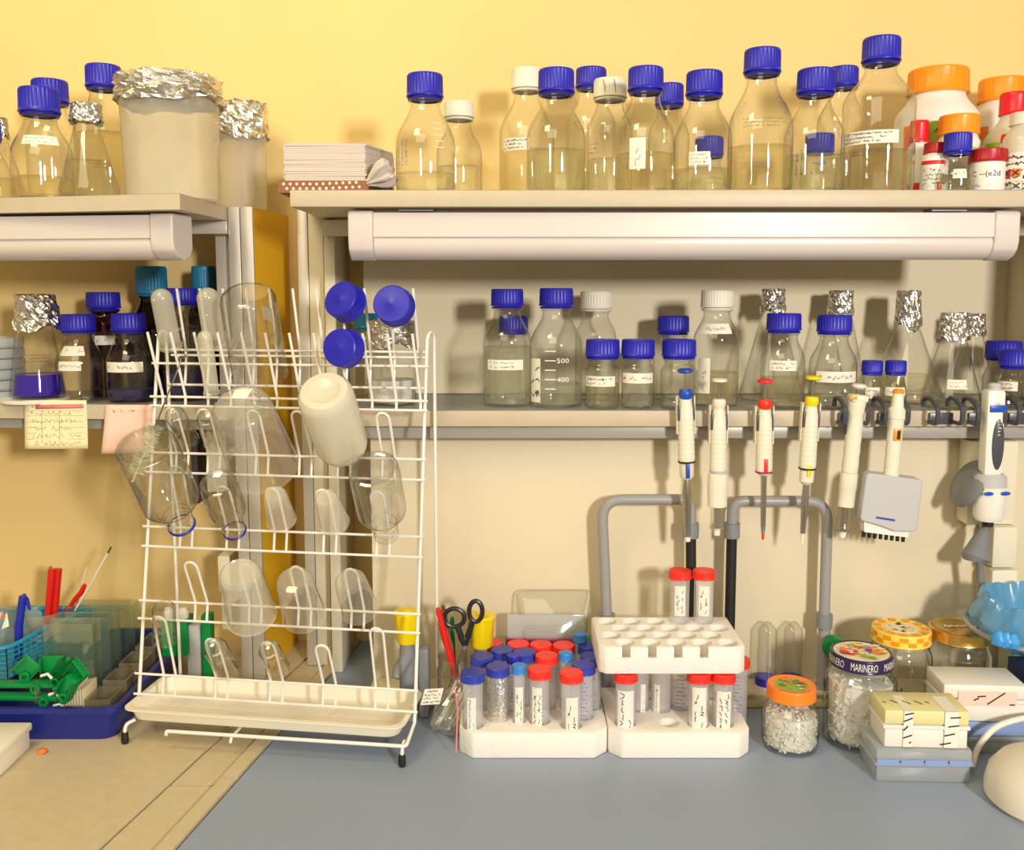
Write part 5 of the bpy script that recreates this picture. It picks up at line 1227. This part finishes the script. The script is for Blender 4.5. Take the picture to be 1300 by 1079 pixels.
mb.obj('bag_knot', 'bag_blue', t, world=True)
MB().bx((W(1255, 850, 1.31).x, 1.315, ZB), (W(1400, 850, 1.31).x, 1.355, rc_.z - .03), .006).obj('bin', 'bin_cream', t, world=True) if False else None
tag(MB().box((W(1320, 850, 1.455).x, 1.4545 + .002, (ZL + rc_.z - .02) / 2), (.11, .05, rc_.z - .02 - ZL - .001), .004).obj('plastic_container', 'bin_cream'), 'cream upright container below the blue bag at the right edge', 'container')

# ------------------------------------------------------------------ jar with scissors and pens, bag, clear boxes
Yj = 1.385; xj = (579 - 650) * mpp(850, Yj); Rj = 24 * mpp(850, Yj); Hj = W(579, 832, Yj).z - ZB
t = thing('glass_jar', 'open glass jar holding scissors and pens beside the drying rack', 'jar', (xj, Yj, ZB))
MB().lathe([(0, .004), (Rj * .9, 0), (Rj * .98, .003), (Rj, .01), (Rj, Hj - .02), (Rj * .93, Hj - .014), (Rj * .96, Hj - .01), (Rj * .93, Hj - .006), (Rj * .97, Hj)], 40).obj('glass_body', 'glass_heavy', t)
def pen(label, a, b, r, mat, tip, name='pen'):
    t = thing(name, label, 'pen', b); a, b = Vector(a), Vector(b); d = b - a
    MB().tube([a + d * .08, b - d * .04, b], [r, r, r * .7], 10).obj('barrel', mat, t, world=True)
    MB().tube([a, a + d * .08], [r * .3, r], 10).obj('tip', tip, t, world=True)
bz = ZB + .012
J = lambda dx, dy: (xj + dx, Yj + dy, bz)
pen('red pen leaning left in the scissors jar', J(.012, -.002), W(556, 772, 1.36), .0042, 'red_plastic', 'red_plastic')
pen('red marker leaning left behind the red pen', J(.016, .006), W(560, 792, 1.39), .0055, 'red_plastic', 'red_plastic')
pen('brown pencil standing in the scissors jar', J(.010, .012), W(562, 768, 1.41), .0034, 'kraft', 'ink', 'pencil')
pen('dark green pencil beside the black scissors', J(-.002, .012), W(574, 783, 1.42), .0034, 'green_plastic', 'ink', 'pencil')
def scissors(label, hc1, hc2, r1, r2, piv, tips, Y, mat):
    t = thing('scissors', label, 'scissors', piv)
    for hcx, rr, tip in ((hc1, r1, tips[0]), (hc2, r2, tips[1])):
        hcx = Vector(hcx); ring = [hcx + Vector((rr[0] * math.cos(a), 0, rr[1] * math.sin(a))) for a in [2 * PI * i / 24 for i in range(24)]]
        mb = MB().tube(ring, .0036, 8, closed=True); d = (Vector(piv) - hcx); mb.tube([hcx + d.normalized() * rr[1] * .9, hcx + d * .7, Vector(piv) - d * .08], [.0042, .0050, .0035], 8); mb.obj('handle', mat, t, world=True)
        p, q = Vector(piv) + (Vector(piv) - Vector(tip)) * .25, Vector(tip); ax = (q - p).normalized(); sd = ax.cross(Vector((0, 1, 0))).normalized(); y = Vector((0, .0009, 0)); mb = MB()
        pts = [p - sd * .0045, p + sd * .0045, q + sd * .001, q - sd * .001]; mb.add([v - y for v in pts] + [v + y for v in pts], [(0, 1, 2, 3), (7, 6, 5, 4), (0, 4, 5, 1), (1, 5, 6, 2), (2, 6, 7, 3), (3, 7, 4, 0)]); mb.obj('blade', 'steel_dark', t, world=True)
    MB().lathe([(0, -.002), (.003, -.002), (.003, .002), (0, .002)], 12, 0, Matrix.Translation(piv) @ rotm(PI / 2)).obj('pivot', 'steel', t, world=True)
w2 = lambda x, y: W(x, y, 1.375)
scissors('black-handled scissors standing in the glass jar', w2(577, 784), w2(604, 776), (.015, .014), (.010, .016), w2(590, 822), (W(570, 872, 1.385), W(592, 874, 1.385)), 1.375, 'black_plastic')
# plastic bag
t = thing('plastic_bag', 'crumpled clear plastic bag with a paper tag beside the rack foot', 'bag', onz(560, 945, ZB))
mb = MB(); rnd = random.Random(12); pts = []
prof = [(.004, .001), (.030, .001), (.036, .010), (.034, .025), (.030, .045), (.020, .062), (.012, .074), (.018, .086), (.004, .088)]
mb.lathe(prof, 22, 0, Matrix.Translation((t.location.x + .012, t.location.y + .040, ZB)) @ rotm(-.1, .25, .3) @ Matrix.Diagonal((1, .62, .92, 1)), jit=.10, seed=6)
zmin = min(v[2] for v in mb.v); mb.v = [(x, y, max(z, ZB + .0006)) for x, y, z in mb.v]
mb.obj('bag_film', 'bag_clear', t, world=True, flat=True)
f = planef(W(534, 895, 1.30), Vector((.028, -.01, .006)), Vector((.006, .004, .022))); mb = MB(); sheet(mb, f, 0, 2, 1); scribble(mb, f, 4, 1, 8, 1.3, w=.015); mb.obj('paper_tag', ['paper', 'ink'], t, world=True)
mb = MB()
for k in range(7): a = Vector((t.location.x + rnd.uniform(-.006, .028), t.location.y + .035 + rnd.uniform(-.006, .006), ZB + .010 + k * .003)); mb.tube([a, a + Vector((.022, 0, .03 + .004 * k))], .0022, 6)
mb.obj('contents', 'bristle', t, world=True)
mb = MB(); mb.tube([W(577, 870, 1.285), W(581, 900, 1.275), W(579, 955, 1.262)], .0011, 6); mb.obj('red_seal', 'pink_marker', t, world=True)
# clear boxes behind the left foam rack
Yc = 1.458
t = thing('plastic_cover', 'clear plastic lid leaning against the wall behind the left foam rack', 'lid', W(705, 815, Yc))
a, b, c_, d_ = W(655, 749, 1.478), W(752, 749, 1.478), W(744, 812, 1.452), W(661, 812, 1.452)
def rrect(pa, pb, pc, pd, k, off):
    cen = (Vector(pa) + Vector(pb) + Vector(pc) + Vector(pd)) / 4; P = [cen + (Vector(p) - cen) * k + off for p in (pa, pb, pc, pd)]; out = []
    for i in range(4):
        p, pr, nx = P[i], P[i - 1], P[(i + 1) % 4]; q0 = p + (pr - p).normalized() * .012; q1 = p + (nx - p).normalized() * .012
        for j in range(5): tt = j / 4; out.append(q0 * (1 - tt) ** 2 + p * 2 * tt * (1 - tt) + q1 * tt * tt)
    return out
rs = [rrect(a, b, c_, d_, 1.0, Vector((0, 0, 0))), rrect(a, b, c_, d_, .99, Vector((0, -.003, 0))), rrect(a, b, c_, d_, .90, Vector((0, -.018, 0))), rrect(a, b, c_, d_, .84, Vector((0, -.02, 0)))]
n = len(rs[0]); mb = MB(); mb.add([p for r in rs for p in r], [(j * n + i, j * n + (i + 1) % n, (j + 1) * n + (i + 1) % n, (j + 1) * n + i) for j in range(3) for i in range(n)] + [tuple(3 * n + i for i in range(n))])
mb.obj('shell', 'clear_plastic', t, world=True); MB().tube(rs[0], .0014, 8, closed=True).obj('rim', 'clear_plastic', t, world=True)
t = thing('storage_box', 'low clear box with a magenta edge behind the red-capped back row', 'box', W(693, 820, 1.44))
zb_ = ZL + .0003
MB().bx((W(644, 800, 1.442).x, 1.442, W(0, 812, 1.442).z), (W(742, 800, 1.442).x, 1.4515, W(0, 781, 1.442).z), .001).obj('box_wall', 'box_clear', t, world=True)
MB().bx((W(642, 800, 1.44).x, 1.4385, W(0, 822, 1.44).z), (W(745, 800, 1.44).x, 1.4515, W(0, 811, 1.44).z), .001).obj('edge', 'magenta_tape', t, world=True)
MB().bx((W(644, 800, 1.442).x, 1.442, ZL), (W(742, 800, 1.442).x, 1.4515, W(0, 822.5, 1.44).z), .001).obj('box_base', 'box_clear', t, world=True)

# ------------------------------------------------------------------ left bench: blue tray, racks, slides
tx0, tx1, ty0, ty1, th_ = -.86, W(147, 920, 1.318).x, 1.318, 1.64, .052
t = thing('wash_tray', 'dark blue plastic tray full of glass and green racks on the cream bench', 'tray', ((tx0 + tx1) / 2, (ty0 + ty1) / 2, ZB))
def rrr(x0, x1, y0, y1, z, c=.02, k=5):
    out = []
    for cx, cy, a0 in ((x1 - c, y1 - c, 0), (x0 + c, y1 - c, 1), (x0 + c, y0 + c, 2), (x1 - c, y0 + c, 3)):
        for i in range(k): a = PI / 2 * (a0 + i / (k - 1)); out.append((cx + c * math.cos(a), cy + c * math.sin(a), z))
    return out
def tub(x0, x1, y0, y1, z0, h, wall=.003, lip=.005, tp=.008, c=.02):
    R_ = [rrr(x0 + tp, x1 - tp, y0 + tp, y1 - tp, z0, c), rrr(x0 + .001, x1 - .001, y0 + .001, y1 - .001, z0 + h - .008, c), rrr(x0 - lip, x1 + lip, y0 - lip, y1 + lip, z0 + h - .008, c), rrr(x0 - lip, x1 + lip, y0 - lip, y1 + lip, z0 + h, c), rrr(x0 + wall, x1 - wall, y0 + wall, y1 - wall, z0 + h, c), rrr(x0 + tp + wall, x1 - tp - wall, y0 + tp + wall, y1 - tp - wall, z0 + wall, c)]
    n = len(R_[0]); mb = MB(); fs = [(j * n + i, j * n + (i + 1) % n, (j + 1) * n + (i + 1) % n, (j + 1) * n + i) for j in range(5) for i in range(n)]
    mb.add([p for r in R_ for p in r], fs + [tuple(reversed(range(n))), tuple(5 * n + i for i in range(n))]); return mb
tub(tx0, tx1, ty0, ty1, ZB + .0004, th_).obj('tray_shell', 'tray_blue', t, world=True)
zi = ZB + .0035
def glass_dish(label, x0, x1, y0, y1, z0, h, mat='smoky_plastic', slides=0, g=None):
    t = thing('staining_dish', label, 'glass dish', ((x0 + x1) / 2, (y0 + y1) / 2, z0), g or 'clear staining dishes in the blue tray')
    w = .0025; mb = MB()
    for p0, p1 in (((x0, y0, z0), (x1, y0 + w, z0 + h)), ((x0, y1 - w, z0), (x1, y1, z0 + h)), ((x0, y0 + w, z0), (x0 + w, y1 - w, z0 + h)), ((x1 - w, y0 + w, z0), (x1, y1 - w, z0 + h)), ((x0 + w, y0 + w, z0), (x1 - w, y1 - w, z0 + w))): mb.bx(p0, p1)
    mb.obj('walls', mat, t, world=True)
    for k in range(slides):
        xx = x0 + .008 + (x1 - x0 - .016) * k / max(1, slides - 1); MB().bx((xx, y0 + .006, z0 + .004), (xx + .0012, y1 - .006, z0 + h * 1.15)).obj('glass_slide', 'green_glass', t, world=True)
pt = lambda px, py, z: onz(px, py, z)
# dark clear dishes along the right of the tray
dx = W(112, 900, 1.345).x; dxr = tx1 - .014
glass_dish('clear dish in the front right corner of the blue tray', dx, dxr, 1.335, 1.385, zi, .052)
glass_dish('clear dish behind the front right dish in the blue tray', dx + .002, dxr + .001, 1.392, 1.44, zi, .058)
glass_dish('smoky clear dish halfway back along the right side of the blue tray', dx + .004, dxr + .001, 1.447, 1.50, zi, .062)
glass_dish('smoky clear dish at the back of the blue tray beside the rack wires', dx + .006, dxr, 1.508, 1.575, zi, .066)
# greenish glass plates / tanks row
for i, (px0, px1, Y, pyt, lb) in enumerate(((56, 118, 1.40, 793, 'foremost greenish glass plate beside the cyan basket'), (64, 140, 1.47, 785, 'second greenish glass plate from the front'), (78, 154, 1.53, 778, 'third greenish glass plate from the front'), (94, 172, 1.60, 768, 'rearmost and tallest greenish glass plate'))):
    x0, x1 = (px0 - 650) * mpp(830, Y), min((px1 - 650) * mpp(830, Y), tx1 - .014); z1 = W(0, pyt, Y).z
    t = thing('glass_tank', lb, 'glass plate', ((x0 + x1) / 2, Y, zi), 'greenish glass plates in the blue tray')
    mb = MB().bx((x0, Y, zi + .001), (x1, Y + .003, z1)); mb.bx((x0, Y + .028, zi + .001), (x1, Y + .031, z1)); mb.obj('plate', 'green_glass', t, world=True)
    MB().bx((x1 - .003, Y + .0035, zi + .001), (x1, Y + .0275, z1)).obj('end_wall', 'green_glass', t, world=True)
# slide rack with pale combs
t = thing('slide_rack', 'pale comb rack with upright slots behind the green racks', 'rack', (W(95, 850, 1.40).x, 1.37, zi))
x0, x1 = W(86, 850, 1.375).x, W(108, 850, 1.375).x
for k in range(9): MB().bx((x0 + k * (x1 - x0 + .012) / 9, 1.345, zi), (x0 + k * (x1 - x0 + .012) / 9 + .0016, 1.392, zi + .062 + .001 * (k % 3)), .0003).obj('comb_tooth', 'lid_cream', t, world=True)
MB().bx((x0 - .002, 1.340, zi), (x1 + .014, 1.3445, zi + .02)).obj('comb_base', 'lid_cream', t, world=True)
# green tube racks thrown together
def green(label, cx, cy, cz, w, d, h, R, holes=True):
    t = thing('green_rack', label, 'rack', (cx, cy, cz), 'green plastic rack pieces in the blue tray', R.to_quaternion())
    mb = MB().box((0, 0, 0), (w, h, d), .0015); mb.obj('panel', 'green_plastic', t)
    for sx in (-1, 1): MB().box((sx * w * .46, -h * .5 - .005, 0), (w * .06, .010, d * .9), .001).obj('flange', 'green_plastic', t)
    MB().lathe([(.004, 0), (.007, 0), (.007, .006), (.004, .006), (.004, 0)], 16, 0, Matrix.Translation((w * .2, -h * .5 - .001, -d * .3)) @ rotm(PI / 2)).obj('hinge', 'green_plastic', t)
    return t
def gp(px, py, Y): return W(px, py, Y)
p = gp(68, 846, 1.375); green('upright square green plate at the back of the green rack pile', p.x, p.y, p.z, .034, .034, .003, rotm(0, 0, .05))
p = gp(98, 853, 1.352); green('green plate turned on its corner, right end of the pile', p.x, p.y, p.z, .033, .033, .003, rotm(0, -.75, -.3))
p = gp(34, 848, 1.362); green('green plate turned on its corner, left of the upright square plate', p.x, p.y, p.z, .030, .030, .003, rotm(0, .8, .25))
p = gp(78, 852, 1.345); green('long narrow green bar leaning towards the glass dishes', p.x, p.y, p.z, .006, .05, .006, rotm(0, .55, 0))
p = gp(88, 872, 1.336); green('green block leaning at the front right of the pile', p.x, p.y, p.z, .020, .036, .014, rotm(0, .5, -.2))
p = gp(30, 868, 1.350); green('long flat green bar lying along the pile', p.x, p.y, p.z, .12, .007, .018, rotm(0, 0, 0))
p = gp(40, 884, 1.345); green('lower green bar with white hinges lying over the tray', p.x, p.y, p.z, .12, .008, .016, rotm(0, .02, 0))
t = thing('clear_cover', 'clear plastic cover lying over green racks at the tray front', 'cover', W(20, 885, 1.335))
MB().bx((-.70, 1.330, ZB + .0525), (W(46, 880, 1.33).x, 1.346, ZB + .078), .002).obj('shell', 'smoky_plastic', t, world=True)
for i, (px, py) in enumerate(((62, 882), (52, 858), (68, 896))):
    p = gp(px, py, 1.333 + .004 * i); tag(MB().tube([p, p + Vector((.010, 0, .003)), p + Vector((.016, 0, -.004))], .0022, 8).obj('white_clip', 'plastic_white'), ['small white clip at the front of the green racks', 'small white clip between two green plates', 'lowest small white clip near the tray rim'][i], 'clip')
# green holder behind rack
t = thing('tube_holder', 'tall green holder with white tops behind the drying rack', 'rack', W(232, 860, 1.50))
MB().bx((W(206, 840, 1.50).x, 1.50, ZB + .0565), (W(238, 840, 1.50).x, 1.54, W(0, 788, 1.50).z), .002).obj('holder_body', 'green_plastic', t, world=True)
for k in range(3): MB().lathe([(0, 0), (.007, 0), (.008, .012), (.005, .018), (0, .018)], 14, 0, Matrix.Translation((W(213 + k * 10, 790, 1.51).x, 1.515, W(0, 788, 1.50).z))).obj('white_top', 'plastic_white', t, world=True)
t2 = tag(MB().bx((W(256, 840, 1.51).x, 1.512, ZB + .001), (W(268, 840, 1.51).x, 1.535, W(0, 782, 1.51).z), .002).obj('tube_holder', 'green_plastic'), 'narrow green holder right of the tall green holder', 'rack')
tag(MB().bx((W(238.5, 840, 1.515).x, 1.512, ZB + .001), (W(255.5, 840, 1.515).x, 1.535, W(0, 795, 1.51).z), .002).obj('plastic_holder', 'pip_grey'), 'grey-white holder between the two green holders', 'rack')

# cyan basket with tools
bx0, bx1, by0, by1 = W(-70, 830, 1.43).x, W(26, 830, 1.43).x, 1.43, 1.62
t = thing('basket', 'cyan plastic grid basket at the left edge, holding tools', 'basket', ((bx0 + bx1) / 2, 1.5, ZB + .06))
zt0, zt1 = W(0, 826, 1.43).z, W(118, 768, 1.64).z
a0 = W(-60, 842, 1.40); a1 = W(8, 824, 1.405); a2 = W(60, 800, 1.50); a3 = W(122, 768, 1.655); a4 = W(-60, 766, 1.66)
for p_ in (a1, a2, a3, a4, a0): p_.z = a1.z
a2 = onz(60, 797, a1.z); a3 = onz(120, 772, a1.z); a4 = Vector((-.95, a3.y, a1.z)); a0 = Vector((-.95, a1.y - .004, a1.z))
loop_ = roundpath([a0, a1, a2, a3, a4], .02, 5)
MB().tube(loop_, .0042, 10).obj('rim', 'cyan_plastic', t, world=True)
zbk = ZB + .06; side = [a1 + (a3 - a1) * (i / 16) for i in range(17)]
mb = MB()
for p_ in side: mb.tube([p_, Vector((p_.x + .0, p_.y, zbk))], .0013, 6)
for k in range(1, 6): z = zbk + (a1.z - zbk) * k / 6; mb.tube([Vector((p_.x, p_.y, z)) for p_ in side], .0013, 6)
tag(mb.obj('grid_side', 'cyan_plastic', t, world=True), None, None)
mb = MB(); 
for i in range(12): x = a0.x + (a1.x - a0.x) * i / 11; mb.tube([Vector((x, a1.y, a1.z)), Vector((x, a1.y, zbk))], .0013, 6)
for k in range(1, 6): z = zbk + (a1.z - zbk) * k / 6; mb.tube([Vector((a0.x, a1.y, z)), Vector((a1.x, a1.y, z))], .0013, 6)
mb.obj('grid_front', 'cyan_plastic', t, world=True)
MB().bx((a4.x, a3.y - .001, zbk), (a3.x - .02, a3.y + .002, a1.z)).obj('back_wall', 'cyan_plastic', t, world=True)
MB().prism([(a0.x, a1.y), (a1.x, a1.y), (a3.x, a3.y), (a4.x, a3.y)], zbk - .002, zbk).obj('floor_grid', 'cyan_plastic', t, world=True)
def stick(name, label, cat, pts, r, mat, tipmat=None):
    t = thing(name, label, cat, pts[0]); MB().tube(pts, r, 10).obj('handle', mat, t, world=True)
    if tipmat: p, q = Vector(pts[-1]), Vector(pts[-2]); MB().tube([p, p + (p - q).normalized() * .012], r if not isinstance(r, list) else r[-1], 8).obj('end', tipmat, t, world=True)
zq = zbk + .001
S = lambda px, py, Y: W(px, py, Y)
stick('blue_tool', 'dark blue plastic tool standing in the cyan basket', 'tool', [Vector((S(22, 815, 1.48).x, 1.48, zq)), S(24, 795, 1.48), S(29, 757, 1.48)], [.006, .0065, .006], 'blue_handle')
stick('blue_tool', 'short dark blue arm leaning beside the blue tool', 'tool', [S(38, 774, 1.485), S(34, 762, 1.485), S(30, 755, 1.492)], [.002, .004, .003], 'blue_handle')
bk = S(56, 776, 1.57); s_ = mpp(780, 1.57)
t = thing('plastic_beaker', 'frosted beaker holding red-handled tools in the cyan basket', 'beaker', (bk.x, 1.57, zq + .0005))
hb_ = bk.z - zq
MB().lathe([(0, .001), (17 * s_, .001), (22 * s_, hb_), (23 * s_, hb_ + .001)], 36).obj('beaker_wall', 'frosted', t)
for i, (x0_, x1_, yt, r, mat, lb) in enumerate(((62, 66, 722, .0062, 'red_plastic', 'thick red-handled tool, left of the two upright ones'), (72, 74, 722, .0075, 'red_plastic', 'thick red-handled tool, right of the two upright ones'), (67, 64, 719, .0022, 'steel_dark', 'thin steel rod between the red-handled tools'))):
    p_ = S(x1_ if i != 1 else 73, yt, 1.57 + .012 * i); b_ = Vector((S(60 + 5 * i, 800, 1.57).x, 1.57 + .012 * i - .008, zq + .003))
    stick('lab_tool', lb, 'tool', [b_, b_ + (p_ - b_) * .5, p_], [r * .6, r * .9, r], mat)
stick('lab_tool', 'long thin clear rod leaning far right out of the cyan basket', 'tool', [S(95, 775, 1.56), S(115, 742, 1.56), S(137, 702, 1.56)], .0017, 'dot_white', 'steel_dark')
stick('lab_tool', 'red tool with curved end leaning right in the cyan basket', 'tool', [S(84, 778, 1.58), S(94, 762, 1.58), S(103, 752, 1.58), S(108, 742, 1.58)], [.003, .004, .0045, .003], 'red_plastic')
stick('lab_tool', 'thin pale rod with a ball end between the red tools and the long rod', 'tool', [S(96, 772, 1.59), S(103, 745, 1.59), S(110, 720, 1.59)], .0013, 'dot_white')
t = thing('plastic_bag', 'clear plastic bag with an orange print inside the cyan basket', 'bag', Vector((S(8, 800, 1.53).x, 1.53, zq)))
mb = MB().lathe([(0, .001), (.034, .002), (.040, .02), (.034, .045), (.018, .066), (0, .07)], 20, 0, Matrix.Translation((t.location.x, 1.53, zq)), jit=.10, seed=5); mb.v = [(x, y, max(z, zq)) for x, y, z in mb.v]; mb.obj('bag_film', 'bag_clear', t, world=True, flat=True)
MB().box(S(2, 783, 1.515), (.018, .001, .008), 0, 0, rotm(0, -.2)).obj('print', 'sticker_orange', t, world=True)
# beige box front left and orange bit
t = thing('lidded_box', 'beige lidded plastic box cut by the left edge of the photo', 'box', (-.70, 1.235, ZB))
p_ = W(31, 970, 1.235)
xr = -.69
MB().bx((xr - .16, 1.205, ZB), (xr - .003, 1.300, ZB + .026), .003).obj('box_base', 'tray_white', t, world=True)
MB().bx((xr - .163, 1.202, ZB + .0265), (xr, 1.303, ZB + .038), .003).obj('lid', 'tray_white', t, world=True)
p_ = onz(54, 956, ZB)
mb = MB().lathe([(0, 0), (.006, 0), (.007, .002), (.003, .005), (0, .005)], 9, 0, Matrix.Translation((p_.x, p_.y, ZB + .0012)), jit=.25, seed=3); mb.v = [(x, y, max(z, ZB + .0003)) for x, y, z in mb.v]
tag(mb.obj('orange_scrap', 'orange_bit', flat=True), 'tiny orange scrap lying on the cream bench before the blue tray', 'scrap')
# ------------------------------------------------------------------ light
def area(name, loc, tgt, size, power, col, sy=None):
    l = bpy.data.lights.new(name, 'AREA'); l.energy = power; l.color = col; l.size = size
    if sy: l.shape = 'RECTANGLE'; l.size_y = sy
    o = bpy.data.objects.new(name, l); C.objects.link(o); o.location = loc
    o.rotation_euler = (Vector(tgt) - Vector(loc)).to_track_quat('-Z', 'Y').to_euler(); return o
area('window_light', (1.15, -1.4, CZ + .44), (0, 1.5, CZ - .1), .22, 80, (1, .94, .88), .32)
area('ceiling_lamp', (-.75, .55, CZ + 1.15), (-.5, 1.7, CZ + .3), .5, 14, (1, .80, .42), .5)
area('room_lamp', (-.6, -.5, CZ + 1.1), (.2, 1.5, CZ - .4), 1.4, 15, (1, .90, .72), 1.0)
w = bpy.data.worlds.new('world'); bpy.context.scene.world = w; w.use_nodes = True
b = w.node_tree.nodes['Background']; b.inputs[0].default_value = (1, .80, .50, 1); b.inputs[1].default_value = .45
sc = bpy.context.scene
sc.view_settings.view_transform = 'Standard'; sc.view_settings.look = 'None'; sc.view_settings.exposure = -.2; sc.view_settings.gamma = 1
sc.cycles.max_bounces = 16; sc.cycles.transparent_max_bounces = 40; sc.cycles.transmission_bounces = 12; sc.cycles.glossy_bounces = 4; sc.cycles.diffuse_bounces = 3
sc.cycles.sample_clamp_indirect = 4; sc.cycles.use_denoising = True
